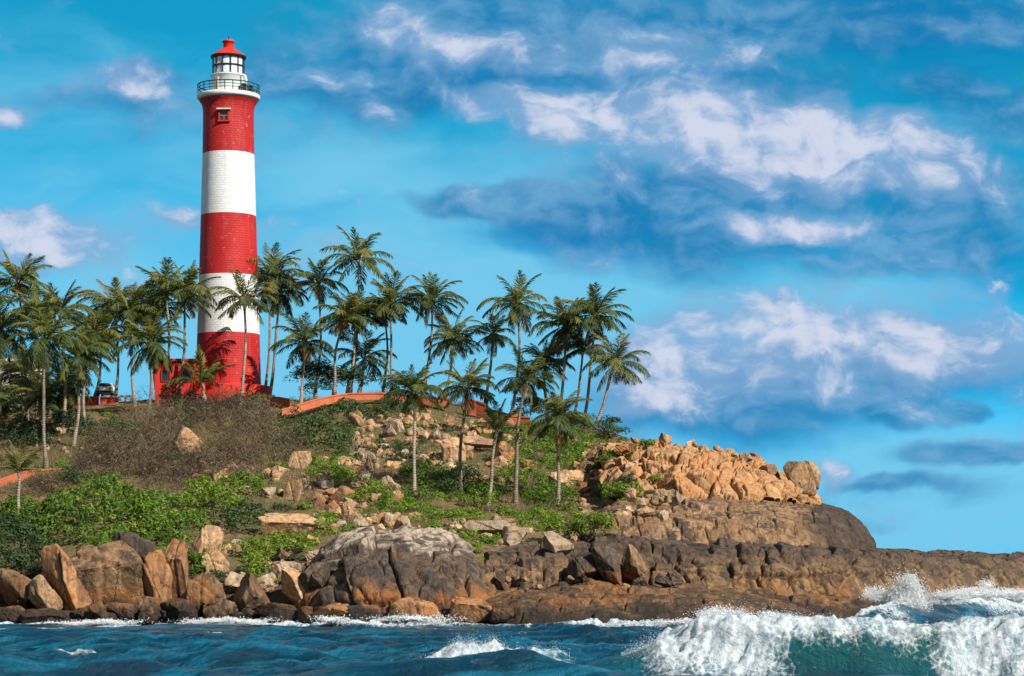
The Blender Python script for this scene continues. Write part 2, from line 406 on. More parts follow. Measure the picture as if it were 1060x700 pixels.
def trunk_mat():
    m, t, out = new_mat('palm_trunk_bark')
    pos = t.n('ShaderNodeTexCoord').outputs['Object']
    s = t.n('ShaderNodeSeparateXYZ', {0: pos})
    n = t.noise(pos, 2.0, 5)
    ring = t.math('FRACT', t.math('MULTIPLY_ADD', s.outputs[2], 5.0, t.math('MULTIPLY', n, 0.8)))
    rr = t.ss(ring, 0.0, 0.35)
    oi = t.n('ShaderNodeObjectInfo').outputs['Random']
    c = t.mix(t.ss(n, 0.3, 0.7), (0.24, 0.175, 0.125), (0.44, 0.36, 0.28))
    c = t.mix(t.math('MULTIPLY', t.math('SUBTRACT', 1.0, rr), 0.5), c, (0.09, 0.06, 0.045))
    rv = t.lin(oi, 0, 1, 0.65, 1.15)
    c = t.mix(1.0, c, t.n('ShaderNodeCombineColor', {0: rv, 1: rv, 2: rv}).outputs[0], 'MULTIPLY')
    b = t.n('ShaderNodeBump', {'Height': rr, 'Strength': 0.6, 'Distance': 0.04}).outputs[0]
    p = t.n('ShaderNodeBsdfPrincipled', {'Base Color': c, 'Roughness': 0.85, 'Normal': b, 'Specular IOR Level': 0.2})
    t.t.links.new(p.outputs[0], out.inputs[0])
    return m
M['trunk'] = trunk_mat()
M['coconut'] = plain('coconut_husk', (0.42, 0.2, 0.05), 0.6, 0.3)
def ground_mat():
    m, t, out = new_mat('dry_earth')
    pos = t.n('ShaderNodeNewGeometry').outputs['Position']
    n1 = t.noise(pos, 0.18, 6, 0.6, 0.4); n2 = t.noise(pos, 2.5, 7, 0.65)
    c = t.mix(t.ss(n1, 0.4, 0.6), (0.20, 0.125, 0.065), (0.12, 0.11, 0.04))
    c = t.mix(t.ss(n2, 0.55, 0.7), c, (0.36, 0.25, 0.14))
    c = t.mix(t.ss(n2, 0.46, 0.3), c, (0.05, 0.038, 0.02))
    z = t.n('ShaderNodeSeparateXYZ', {0: pos}).outputs[2]
    c = t.mix(t.ss(t.math('ADD', z, t.lin(n1, .3, .7, -1.5, 1.5)), 4.6, 3.2), c, (0.085, 0.06, 0.042))
    h = t.math('ADD', n2, t.math('MULTIPLY', t.noise(pos, 9.0, 4), 0.4))
    b = t.n('ShaderNodeBump', {'Height': h, 'Strength': 0.8, 'Distance': 0.3}).outputs[0]
    p = t.n('ShaderNodeBsdfPrincipled', {'Base Color': c, 'Roughness': 0.95, 'Normal': b, 'Specular IOR Level': 0.1})
    t.t.links.new(p.outputs[0], out.inputs[0])
    return m
M['ground'] = ground_mat()
M['terracotta'] = plain('terracotta_plaster', (0.46, 0.125, 0.058), 0.8, 0.22, 1.2, 0.2, 0.3)
M['terra_dark'] = plain('terracotta_base', (0.36, 0.095, 0.045), 0.85, 0.3, 1.5, 0.2, 0.3)
M['red_wall'] = plain('red_painted_wall', (0.55, 0.03, 0.02), 0.65, 0.22, 0.8)
M['white'] = plain('white_paint', (0.78, 0.77, 0.74), 0.55, 0.08, 1.5)
M['offwhite'] = plain('aged_white_wall', (0.6, 0.52, 0.45), 0.8, 0.2, 0.8)
M['rail'] = plain('green_railing_paint', (0.03, 0.09, 0.085), 0.45, 0.2)
M['black'] = plain('dark_metal', (0.03, 0.03, 0.032), 0.5, 0.2)
M['roof_red'] = plain('red_roof_paint', (0.6, 0.035, 0.02), 0.45, 0.12, 1.5)
M['glass_dark'] = plain('dark_glass', (0.03, 0.045, 0.055), 0.1, 0.1, 1, 0.6)
M['rubber'] = plain('tyre_rubber', (0.02, 0.02, 0.02), 0.8, 0.1)
# ------------------------------------------------------------------ the headland (structure)
# each column: photo column -> depth of the waterline, then (row, depth) of cliff top, lower, middle, upper slope and ridge
TER = [
 (-420, 152, (604, 156), (560, 172), (520, 195), (480, 218), (455, 240)),
 (-200, 151, (600, 156), (552, 172), (505, 193), (462, 216), (434, 239)),
 (0,   152, (600, 157), (552, 172), (502, 192), (458, 215), (426, 238)),
 (100, 153, (578, 159), (540, 170), (490, 192), (445, 215), (417, 236)),
 (200, 153, (574, 160), (536, 172), (490, 192), (445, 214), (412, 234)),
 (300, 153, (588, 158), (545, 172), (502, 190), (458, 212), (413, 232)),
 (400, 150, (566, 158), (545, 168), (512, 186), (458, 210), (406, 231)),
 (500, 150, (578, 158), (548, 168), (520, 184), (470, 207), (421, 231)),
 (560, 150, (585, 158), (552, 169), (524, 183), (475, 204), (438, 226)),
 (620, 152, (590, 160), (556, 171), (528, 183), (484, 201), (447, 219)),
 (660, 154, (605, 160), (562, 172), (528, 183), (494, 195), (458, 210)),
 (720, 155, (614, 161), (566, 173), (530, 183), (494, 193), (464, 205)),
 (780, 156, (616, 162), (570, 175), (534, 184), (500, 192), (474, 204)),
 (815, 157, (618, 163), (572, 176), (538, 185), (518, 191), (504, 202)),
 (860, 160, (620, 166), (574, 180), (552, 187), (536, 193), (526, 203)),
 (905, 165, (620, 171), (582, 184), (577, 190), (573, 196), (571, 205)),
 (1000, 178, (616, 183), (590, 190), (586, 195), (583, 201), (581, 209)),
 (1060, 190, (614, 196), (590, 203), (587, 208), (584, 213), (582, 221)),
 (1150, 202, (616, 207), (600, 212), (598, 216), (596, 220), (595, 227)),
 (1230, 212, (623, 216), (618, 219), (618, 222), (618, 225), (620, 230)),
]
_tpx = np.array([c[0] for c in TER], float)
_trow = []
for c in TER:
    Y0 = c[1]
    r = [(H * F / Y0 + YH + 3, Y0)] + list(c[2:])
    _trow.append(r)
_tpy = np.array([[a for a, b in r] for r in _trow]); _tY = np.array([[b for a, b in r] for r in _trow])
GRID = {}
def ground_Y(px, py):
    """depth of the hillside seen at this row (clamped to the ridge)"""
    if GRID:
        k = int(np.clip(round((px - GRID['x0']) / GRID['dx']), 0, len(GRID['py']) - 1))
        r = GRID['py'][k]; i = int(np.argmax(r <= py)) if (r <= py).any() else int(np.argmin(r))
        return float(GRID['Y'][k][i])
    pys = np.array([np.interp(px, _tpx, _tpy[:, k]) for k in range(6)]); Ys = np.array([np.interp(px, _tpx, _tY[:, k]) for k in range(6)])
    return float(np.interp(-py, -pys, Ys))
def shore_Y(px): return np.interp(px, _tpx, _tY[:, 0])
def ridge(px): return float(np.interp(px, _tpx, _tpy[:, 5])), float(np.interp(px, _tpx, _tY[:, 5]))

def resample(ctrl, nv):
    """ctrl: ncol x K x 3 -> ncol x nv x 3 along each control polyline (same parameter for every column)"""
    L = np.linalg.norm(np.diff(ctrl, axis=1), axis=2).mean(0)
    s = np.concatenate([[0], np.cumsum(L)]); s /= s[-1]
    t = np.linspace(0, 1, nv)
    out = np.empty((ctrl.shape[0], nv, 3))
    for d in range(3):
        for k in range(ctrl.shape[0]): out[k, :, d] = np.interp(t, s, ctrl[k, :, d])
    return out
def smooth_grid(G, it, u=True, v=True):
    for _ in range(it):
        if v: G[:, 1:-1] = 0.25 * G[:, :-2] + 0.5 * G[:, 1:-1] + 0.25 * G[:, 2:]
        if u: G[1:-1] = 0.25 * G[:-2] + 0.5 * G[1:-1] + 0.25 * G[2:]
    return G
def columns(px0, px1, nu, pxs, ctrl_fn):
    """interpolate control columns (already world points: ncol x K x 3) over nu columns"""
    q = np.linspace(px0, px1, nu); K = ctrl_fn.shape[1]
    out = np.empty((nu, K, 3))
    for k in range(K):
        for d in range(3): out[:, k, d] = np.interp(q, pxs, ctrl_fn[:, k, d])
    return out

def build_hillside():
    ctrl = []
    for c, r in zip(TER, _trow):
        px = c[0]; Y0 = c[1]
        pts = [np.array([(px - CX) * (Y0 - 5) / F, Y0 - 5, -4.0])]
        pts.append(np.array([(px - CX) * Y0 / F, Y0, -0.4]))
        for (py, Y) in r[1:]: pts.append(Wp(px, py, Y))
        rz = pts[-1][2]; Yr = r[-1][1]
        pts.append(np.array([(px - CX) * (Yr + 6) / F, Yr + 6, rz + 0.1 if px < 640 else rz - 1.0]))
        back = 60 if px < 640 else 14
        pts.append(np.array([(px - CX) * (Yr + back) / F, Yr + back, rz - 2.0 if px < 640 else rz * .4]))
        pts.append(np.array([(px - CX) * (Yr + back + 40) / F, Yr + back + 40, -4.0]))
        ctrl.append(pts)
    ctrl = np.array(ctrl)
    G = columns(_tpx[0], _tpx[-1], 480, _tpx, ctrl)
    G = resample(G, 330)
    G = smooth_grid(G, 8)
    N = grid_normals(G); N = np.where(N[..., 2:3] < 0, -N, N)
    P = G.reshape(-1, 3)
    d = 0.55 * fbm(P * 0.12, 4, 3) + 0.22 * fbm(P * 0.7, 4, 9)
    G = G + N * d.reshape(G.shape[:2])[..., None]
    GRID.update(x0=_tpx[0], dx=(_tpx[-1] - _tpx[0]) / (G.shape[0] - 1), py=YH - (G[..., 2] - H) / G[..., 1] * F, Y=G[..., 1])
    me = mesh('hillside', G.reshape(-1, 3), grid_faces(*G.shape[:2]), M['ground'])
    o = link('hillside', me); tag(o, kind='structure')
build_hillside()

# ------------------------------------------------------------------ bedrock ledges: jointed granite masses, each one body
def facets(q, cell, seed, push, groove, gw, keep=.55):
    """broken faces: each cell is pushed in or out on its own tilted plane, with open joints between some of them"""
    p = q / cell
    f1, f2, cid = voronoi(p, seed, 0.9)
    k = (cid * 9999).astype(int)
    g = np.random.default_rng(seed).normal(0, 1, (10001, 3))[k]
    cen = np.zeros_like(p); 
    # centre of each cell: the mean of the vertices that fall in it
    u, inv, cnt = np.unique(k, return_inverse=True, return_counts=True)
    for d_ in range(3): cen[:, d_] = (np.bincount(inv, p[:, d_]) / cnt)[inv]
    e = f2 - f1
    open_ = .35 + .65 * sstep(vnoise(p * .8, seed + 5), -keep, keep)
    return push * (cid - .5) + push * .55 * np.clip((g * (p - cen)).sum(1), -1.2, 1.2) - groove * open_ * (np.exp(-(e / gw) ** 2) + .15 * np.exp(-(e / (gw * 3)) ** 2))

def ledge(name, label, mat, cols, cell, groove, push, nu, nv, sm=3, seed=0, rough=0.25, gw=0.10, cat='rock ledge', tilt=0.0, fine=0.06, blocks=False, calm=None):
    pxs = np.array([c[0] for c in cols], float)
    ctrl = []
    for c in cols:
        pts = []
        for a in c[1]:
            if a[0] == 'z': pts.append(np.array([(c[0] - CX) * a[2] / F, a[2], a[1]]))
            else: pts.append(Wp(c[0], a[0], a[1]))
        ctrl.append(pts)
    G = columns(pxs[0], pxs[-1], nu, pxs, np.array(ctrl))
    G = resample(G, nv)
    G = smooth_grid(G, sm)
    N = grid_normals(G)
    if N[nu // 2, nv // 3, 1] > 0: N = -N
    P = G.reshape(-1, 3)
    wp = P + 0.35 * np.stack([fbm(P * 0.5, 3, seed + 40), fbm(P * 0.5, 3, seed + 50), fbm(P * 0.5, 3, seed + 60)], 1)
    q = wp.copy(); q[:, 0] += tilt * q[:, 2]
    if blocks:                                   # bedding planes and upright joints: courses of uneven blocks
        arc = np.concatenate([[0], np.cumsum(np.linalg.norm(np.diff(G, axis=1), axis=2).mean(0))])
        A_ = np.tile(arc, nu) + .5 * fbm(P * .22, 3, seed + 80) + .12 * fbm(P * .9, 2, seed + 81)
        X_ = P[:, 0] + tilt * P[:, 2] + .45 * fbm(P * .35, 3, seed + 82)
        rg = np.random.default_rng(seed)
        rows = np.cumsum(rg.uniform(.5, 1.5, 60) * cell[2]) - cell[2] * .6
        rid = np.searchsorted(rows, A_); lo = np.concatenate([[-9], rows])[rid]; hi = np.append(rows, 99)[rid]
        e_h = np.minimum(A_ - lo, hi - A_)
        e_v = np.zeros(len(P)); cid = np.zeros(len(P)); gx = np.zeros(len(P)); st_v = np.zeros(len(P))
        for r in np.unique(rid):
            k = rid == r
            cols_ = X_.min() - 5 + np.cumsum(rg.uniform(.35, 1.65, 400) * cell[0])
            ci = np.searchsorted(cols_, X_[k]); l2 = np.concatenate([[-99], cols_])[ci]; h2 = np.append(cols_, 1e4)[ci]
            e_v[k] = np.minimum(X_[k] - l2, h2 - X_[k])
            rnd = rg.uniform(0, 1, 402); sl = rg.normal(0, 1, 402); ls = rg.uniform(.15, 1.1, 402)
            cid[k] = rnd[ci]; gx[k] = sl[ci] * (X_[k] - (l2 + h2) / 2) / cell[0]
            st_v[k] = np.where(X_[k] - l2 < h2 - X_[k], ls[ci], ls[np.minimum(ci + 1, 401)])
        hs = np.random.default_rng(seed + 1).uniform(.25, 1.0, 70)
        st_h = np.where(A_ - lo < hi - A_, hs[rid], hs[rid + 1])
        gv = np.exp(-(e_v / gw) ** 2) + .22 * np.exp(-(e_v / (gw * 3)) ** 2)
        gh = np.exp(-(e_h / gw) ** 2) + .22 * np.exp(-(e_h / (gw * 3)) ** 2)
        zc = (lo + hi) / 2; tz = np.random.default_rng(seed + 2).normal(0, 1, (70, 401))[rid, (cid * 400).astype(int)]
        d = push * (cid - .5) + push * .45 * gx + push * .32 * tz * (A_ - zc) / cell[2] - groove * np.maximum(gv * st_v, gh * st_h)
        d += facets(q, np.array(cell) * .62, seed + 7, .3 * push, .35 * groove, gw)
    else:
        d = facets(q, np.array(cell), seed, push, groove, gw, .6) + facets(q, np.array(cell) * .48, seed + 7, .42 * push, .45 * groove, gw * .8)
    if calm is not None: d *= np.interp(P[:, 0] / P[:, 1] * F + CX, calm[0], calm[1])
    d += rough * fbm(P * 0.28, 4, seed + 20) + fine * fbm(P * 1.6, 4, seed + 30)
    G = G + N * d.reshape(nu, nv)[..., None]
    o = link(name, mesh(name, G.reshape(-1, 3), grid_faces(nu, nv), mat))
    return tag(o, label, cat)

ledge('rock_ledge', 'long dark jointed granite ledge above the wave washed apron, running low out to sea', M['ledge'], [
 (490, [('z', -1, 153), (622, 154), (600, 155), (580, 158), (572, 163), (610, 168)]),
 (540, [('z', 0, 154), (612, 155), (590, 156), (568, 159), (561, 165), (610, 170)]),
 (600, [('z', 0, 155), (606, 156), (585, 157), (562, 160), (556, 167), (610, 172)]),
 (660, [('z', 0, 155.5), (606, 156.5), (585, 157.5), (563, 160), (556, 168), (610, 173)]),
 (740, [('z', 0, 156), (610, 157), (590, 158), (565, 160), (557, 168), (610, 174)]),
 (800, [('z', 0, 157), (612, 158), (590, 159), (568, 161), (560, 169), (610, 175)]),
 (860, [('z', 0, 160), (612, 161), (590, 162), (570, 165), (563, 173), (610, 180)]),
 (920, [('z', -1, 165), (614, 167), (590, 169), (574, 172), (566, 180), (610, 186)]),
 (980, [('z', -1.5, 171), (613, 174), (592, 176), (579, 179), (571, 187), (610, 192)]),
 (1030, [('z', -1.5, 178), (612, 181), (590, 183), (577, 186), (571, 194), (610, 200)]),
 (1080, [('z', -1.5, 184), (612, 187), (592, 189), (577, 192), (571, 200), (610, 206)]),
 (1160, [('z', -1.5, 192), (612, 195), (600, 197), (586, 200), (581, 207), (612, 212)]),
 (1225, [('z', -1.5, 199), (630, 201), (622, 202), (612, 204), (608, 208), (630, 213)]),
], (2.7, 3.0, 2.3), 0.95, 0.5, 960, 170, 1, 11, 0.25, 0.065, tilt=0.2, fine=.045, calm=([640, 720, 880, 940], [1.1, 1.0, .9, .45]), blocks=True)

ledge('rock_apron', 'low brown sloping rock apron washed by the breaking wave at the cliff foot', M['apron'], [
 (440, [('z', -1.5, 148.5), (640, 149.5), (636, 150.5), (632, 152), (650, 155)]),
 (480, [('z', -1.5, 148), (634, 149.5), (628, 151), (620, 153), (640, 157)]),
 (540, [('z', -1.5, 146), (634, 147.5), (622, 149), (607, 155), (640, 160)]),
 (600, [('z', -1.5, 145.5), (634, 147), (620, 149), (601, 156), (640, 161)]),
 (660, [('z', -1.5, 145.5), (636, 147), (623, 149.5), (604, 157), (640, 162)]),
 (740, [('z', -1.5, 146), (634, 147.5), (621, 150), (606, 158), (640, 163)]),
 (800, [('z', -1.5, 147), (636, 148.5), (623, 151), (609, 159), (640, 164)]),
 (850, [('z', -1.5, 149), (638, 150.5), (628, 152.5), (614, 161), (640, 166)]),
 (885, [('z', -1.5, 152), (640, 153.5), (632, 155), (622, 162), (640, 167)]),
 (915, [('z', -1.5, 153.5), (644, 154.5), (637, 156), (629, 162), (645, 167)]),
 (940, [('z', -1.5, 155), (646, 155.6), (641, 156.6), (636, 161), (650, 166)]),
 (956, [('z', -1.5, 156), ('z', -.9, 156.5), ('z', -.5, 157.5), ('z', -.5, 161), ('z', -1.5, 165)]),
], (5.0, 3.5, 1.5), 0.42, 0.3, 620, 120, 2, 23, 0.4, 0.07, tilt=-0.5, blocks=True)

ledge('rock_cliff', 'massive dark stained rock cliff with a pale flat top and rusty foot', M['cliff'], [
 (306, [('z', -1, 153), (622, 154), (602, 156), (588, 161), (620, 166)]),
 (335, [('z', -1, 150), (615, 151), (582, 153.5), (562, 160), (600, 172)]),
 (370, [('z', -1.2, 148.5), (612, 149.5), (572, 152.5), (552, 160), (590, 174)]),
 (420, [('z', -1.2, 147.5), (608, 149), (569, 152.5), (547, 161), (585, 175)]),
 (460, [('z', -1.2, 147.5), (610, 149), (578, 153), (554, 161), (585, 174)]),
 (490, [('z', -1.2, 148), (616, 149.5), (594, 153), (568, 160), (600, 172)]),
 (512, [('z', -1.2, 149), (626, 150.5), (610, 154), (588, 160), (620, 168)]),
 (528, [('z', -1.2, 151), (638, 152.5), (626, 155), (612, 159), (640, 164)]),
], (4.2, 3.6, 4.0), 0.65, 0.7, 360, 190, 2, 37, 0.55, 0.065, cat='rock cliff', tilt=0.35, fine=0.10, blocks=True)

ledge('rock_cliff', 'low broken rock face behind the leaning boulders of the left waterline, coloured darker for shaded gaps', M['cliff_low'], [
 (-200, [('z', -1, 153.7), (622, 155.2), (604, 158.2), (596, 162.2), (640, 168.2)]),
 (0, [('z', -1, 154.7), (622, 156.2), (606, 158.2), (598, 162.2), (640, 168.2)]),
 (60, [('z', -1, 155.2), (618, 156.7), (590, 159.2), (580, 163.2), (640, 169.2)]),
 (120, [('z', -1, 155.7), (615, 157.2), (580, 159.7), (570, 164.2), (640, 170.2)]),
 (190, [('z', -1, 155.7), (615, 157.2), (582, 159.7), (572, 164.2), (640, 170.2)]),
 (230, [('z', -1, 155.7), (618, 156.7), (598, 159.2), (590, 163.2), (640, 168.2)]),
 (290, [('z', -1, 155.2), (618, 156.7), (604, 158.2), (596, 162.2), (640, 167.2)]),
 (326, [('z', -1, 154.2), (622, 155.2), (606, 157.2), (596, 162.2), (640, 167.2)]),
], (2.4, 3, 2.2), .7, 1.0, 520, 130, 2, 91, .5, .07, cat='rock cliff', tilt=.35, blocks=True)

ledge('rock_slab', 'long rounded granite slab with a dark seaward nose below the block outcrop', M['slab'], [
 (604, [(560, 167), (552, 168), (544, 172), (538, 179), (575, 186)]),
 (640, [(560, 166), (538, 167.5), (522, 172.5), (514, 180), (575, 190)]),
 (680, [(561, 165.5), (536, 167.2), (520, 172.5), (512, 181), (575, 192)]),
 (740, [(567, 165.5), (539, 167.5), (521, 173), (514, 183), (575, 193)]),
 (800, [(568, 166.5), (540, 168.5), (523, 174), (516, 184), (575, 194)]),
 (850, [(574, 168), (544, 170), (527, 175), (519, 184), (575, 195)]),
 (880, [(578, 170), (553, 171.8), (537, 176), (529, 183), (575, 193)]),
 (898, [(580, 173), (561, 174), (550, 177), (546, 181), (575, 190)]),
 (907, [(580, 176), (568, 176.6), (563, 178), (562, 180), (575, 186)]),
], (2.2, 3.4, 2.0), 0.5, 0.36, 700, 150, 2, 53, 0.3, 0.055, tilt=0.1, calm=([690, 760, 840], [1, .5, .36]), blocks=True)

ledge('rock_outcrop', 'steep outcrop of warm tan jointed granite blocks along the skyline', M['outcrop'], [
 (622, [(510, 184), (500, 185), (478, 190), (461, 197), (510, 205)]),
 (655, [(518, 180), (495, 181.5), (470, 186), (460, 194), (510, 204)]),
 (700, [(519, 178), (492, 179.8), (470, 184), (460, 193), (512, 203)]),
 (740, [(519, 178), (493, 179.8), (474, 184), (465, 193), (515, 203)]),
 (775, [(519, 178), (498, 180), (482, 184), (473, 192), (518, 202)]),
 (800, [(520, 178), (504, 180), (493, 183), (485, 190), (520, 200)]),
 (822, [(521, 179), (514, 180), (508, 182), (504, 187), (521, 196)]),
 (850, [(523, 181), (520, 182), (518, 183), (517, 186), (523, 192)]),
], (2.5, 2.2, 3.1), 0.85, 0.75, 560, 190, 2, 71, 0.3, 0.07, cat='rock outcrop', tilt=0.3)

# ------------------------------------------------------------------ boulders: real bodies cut by planes, worn and cracked
def boulder_mesh(seed, blocky=0.5, mat=None, sub=5):
    import bmesh
    rng = np.random.default_rng(seed)
    bm = bmesh.new(); bmesh.ops.create_icosphere(bm, subdivisions=sub, radius=1.0)
    V = np.array([v.co[:] for v in bm.verts]); Fc = np.array([[v.index for v in f.verts] for f in bm.faces]); bm.free()
    pw = 2.0 + 4.0 * blocky
    n = (np.abs(V) ** pw).sum(1) ** (1 / pw)
    P = V / n[:, None]
    for _ in range(int(6 + 16 * blocky)):
        nrm = rng.normal(size=3); nrm /= np.linalg.norm(nrm)
        d = rng.uniform(0.52, 0.93)
        h = P @ nrm - d
        P = P - np.outer(np.where(h > 0, h * 0.97, 0), nrm)
    P = P * (1 + 0.07 * fbm(V * 1.3 + seed, 3, seed) + 0.05 * fbm(V * 3.5 + seed, 5, seed + 3, .6))[:, None]
    # a joint or two
    for _ in range(rng.integers(2, 5)):
        nrm = rng.normal(size=3); nrm /= np.linalg.norm(nrm)
        s = P @ nrm - rng.uniform(-0.4, 0.4) + 0.06 * fbm(V * 2.2, 2, seed + 11)
        P = P * (1 - 0.13 * np.exp(-(s / 0.03) ** 2) - .05 * (s > 0))[:, None]
    lo, hi = P.min(0), P.max(0)
    P = (P - (lo + hi) / 2) / ((hi - lo) / 2)
    return mesh('boulder', P, Fc, mat)
BV = {}
def boulder_variant(kind, k, mat):
    key = (kind, k, mat)
    if key not in BV:
        BV[key] = boulder_mesh(100 + k * 13 + (50 if kind == 'block' else 0), 0.8 if kind == 'block' else 0.35, M[mat])
    return BV[key]
brng = random.Random(5)
def boulder(cx, cy, w, h, tilt, mat, label, group=None, Y=None, kind=None, name='boulder', deep=None, sink=0.35):
    """a boulder whose outline is about w x h photo pixels round (cx, cy)"""
    if Y is None: Y = ground_Y(cx, cy + h * 0.3)
    s = PXM(Y)
    kind = kind or ('block' if brng.random() < 0.5 else 'round')
    me = boulder_variant(kind, brng.randrange(7), mat)
    if kind == 'worn': me = boulder_mesh(4210 + int(cx), .55, M[mat])
    o = link(name, me)
    t = math.radians(tilt)
    sx, sz = w * s / 2, h * s / 2
    sy = (deep * s / 2) if deep else 0.5 * (sx + sz) * brng.uniform(0.9, 1.2)
    o.location = Wp(cx, cy, Y + sy * sink)
    o.scale = (sx * 1.06, sy, sz * 1.06)
    o.rotation_euler = (brng.uniform(-.12, .12), t, 0)
    if brng.random() < 0.5: o.scale = (-o.scale[0], o.scale[1], o.scale[2])
    return tag(o, label, 'boulder' if name == 'boulder' else 'rock', group)

BIG = [  # cx, cy, w, h, tilt, material, depth or None, label
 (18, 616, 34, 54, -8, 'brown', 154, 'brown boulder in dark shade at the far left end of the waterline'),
 (47, 620, 30, 48, -28, 'tan', 153.2, 'pale slab leaning to the left just above the water at the far left'),
 (74, 605, 46, 84, -16, 'orange', 154.2, 'tall orange boulder leaning left under the leafy shrubs, black gap on its left'),
 (116, 603, 74, 82, -4, 'brown', 155, 'broad brown rounded boulder, the largest under the green shrub bank'),
 (146, 582, 36, 66, -18, 'dark', 157, 'dark fractured brown rock right of the broad brown boulder'),
 (162, 606, 38, 68, -14, 'orange', 155.4, 'rust red wedge shaped boulder between broad brown boulder and upright orange slab'),
 (184, 596, 25, 76, -4, 'orange', 156, 'upright narrow orange slab standing above the waterline'),
 (211, 566, 34, 44, 12, 'tan', 160, 'tan split boulder above the small ivy green bush'),
 (226, 590, 24, 44, -20, 'tan', 158.5, 'narrow tan boulder leaning left beside the small bush'),
 (-24, 622, 44, 46, 6, 'brown', 153.5, 'brown boulder cut by the left edge of the picture'),
 (14, 637, 36, 20, 4, 'brown', 152, 'low brown boulder at the waterline in the bottom left corner'),
 (46, 640, 42, 20, 0, 'brown', 151.5, 'low rounded brown boulder under the leaning pale slab'),
 (85, 638, 32, 18, 0, 'brown', 152, 'low brown boulder in the foam below the tall tan boulder'),
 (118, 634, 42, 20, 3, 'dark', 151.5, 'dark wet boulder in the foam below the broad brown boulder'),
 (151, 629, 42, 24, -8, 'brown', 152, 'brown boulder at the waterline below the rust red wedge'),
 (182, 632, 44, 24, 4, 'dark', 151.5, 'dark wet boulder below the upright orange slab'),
 (212, 616, 42, 46, -6, 'brown', 154, 'rounded brown boulder with pale cap below the narrow leaning boulder'),
 (228, 632, 36, 26, 0, 'brown', 152, 'brown waterline boulder left of the stout brown block'),
 (258, 620, 42, 52, -4, 'brown', 153, 'stout brown block with a cracked front at the waterline'),
 (287, 634, 44, 20, 0, 'brown', 152, 'low flat brown rock under the dark overhang'),
 (306, 610, 26, 50, -22, 'tan', 154, 'tan slab leaning left against the big dark boulder'),
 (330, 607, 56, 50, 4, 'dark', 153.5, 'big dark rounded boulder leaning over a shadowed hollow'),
 (292, 592, 38, 22, 4, 'pale', 157, 'pale flat boulder above the shadowed hollow'),
 (246, 604, 24, 22, 8, 'pale', 156, 'small grey boulder perched above the stout brown block'),
 (270, 606, 26, 20, -10, 'pale', 156, 'pale cracked boulder behind the stout brown block'),
 (352, 633, 60, 18, -4, 'orange', 150, 'low orange rock shelf at the foot of the big dark boulder'),
 (430, 632, 54, 26, 0, 'orange', 148, 'rust orange boulder at the foot of the dark cliff, left of its crack'),
 (488, 632, 42, 26, 8, 'orange', 148, 'rust orange boulder at the right foot of the dark cliff'),
 (519, 635, 26, 20, -4, 'brown', 147.5, 'small brown boulder in the water right of the rusty foot'),
 (194, 462, 34, 40, 12, 'tan', 203, 'pale tan boulder poking out of the dry brown thicket'),
 (303, 545, 66, 26, 4, 'tan', 168, 'wide flat tan slab in the middle of the slope'),
 (578, 563, 31, 25, 3, 'pale', 158.5, 'rounded pale boulder on top of the dark ledge, left of the square blocks'),
 (604, 588, 36, 36, 2, 'dark', 154.6, 'square dark block at the front of the dark ledge'),
 (632, 588, 26, 50, -22, 'dark', 154.6, 'long dark block leaning left against the square dark block'),
 (657, 586, 28, 44, -10, 'brown', 155, 'brown upright block right of the long leaning block'),
 (829, 497, 37, 39, 4, 'tan', 182, 'big rounded block shaped boulder sitting at the seaward end of the skyline outcrop'),
 (797, 492, 20, 22, -10, 'tan', 184, 'small tan boulder left of the big skyline boulder'),
 (806, 507, 18, 20, 5, 'tan', 181, 'small tan boulder under the left side of the big skyline boulder'),
 (470, 470, 24, 34, -6, 'tan', 203, 'tall cracked tan boulder in the rockfall beside the second palm trunk'),
 (466, 492, 26, 26, 6, 'tan', 195, 'rounded tan boulder below the tall cracked one'),
 (494, 458, 36, 12, 2, 'tan', 208, 'flat tan slab lying at the foot of the terracotta wall end'),
 (522, 468, 22, 22, -10, 'orange', 203, 'orange boulder behind the young palm'),
 (585, 500, 36, 28, 8, 'tan', 192, 'large tan boulder right of the lowest fan palm trunk'),
 (310, 481, 22, 32, 18, 'tan', 198, 'pale upright boulder under the blue green bush'),
 (352, 482, 36, 20, 12, 'tan', 197, 'long tan boulder lying below the blue green bush'),
 (382, 488, 12, 24, 0, 'pale', 194, 'narrow pale upright stone in the middle of the slope'),
 (303, 512, 18, 34, 14, 'tan', 184, 'tall tan boulder leaning right over the green slope'),
 (330, 523, 18, 28, -18, 'orange', 180, 'orange boulder leaning left above the wide flat slab'),
 (357, 519, 28, 28, 24, 'orange', 182, 'orange boulder leaning right under the bright green bush'),
 (404, 504, 12, 24, -34, 'pale', 187, 'thin pale stone lying aslant in the green cover'),
 (640, 470, 62, 22, 2, 'tan', 198, 'broad tan slab between two bushes near the skyline'),
 (655, 497, 30, 20, -6, 'tan', 189, 'tan boulder between upper and lower bush of the right slope'),
 (505, 546, 48, 16, 2, 'pale', 166, 'flat pale slab above the patch of creeper on the cliff'),
 (532, 552, 24, 18, -14, 'pale', 164, 'pale tilted slab right of the flat pale slab'),
 (82, 437, 22, 8, 14, 'pale', 222, 'white stone lying under the left palms'),
 (116, 434, 9, 7, 0, 'pale', 226, 'small white stone below the red shed'),
]
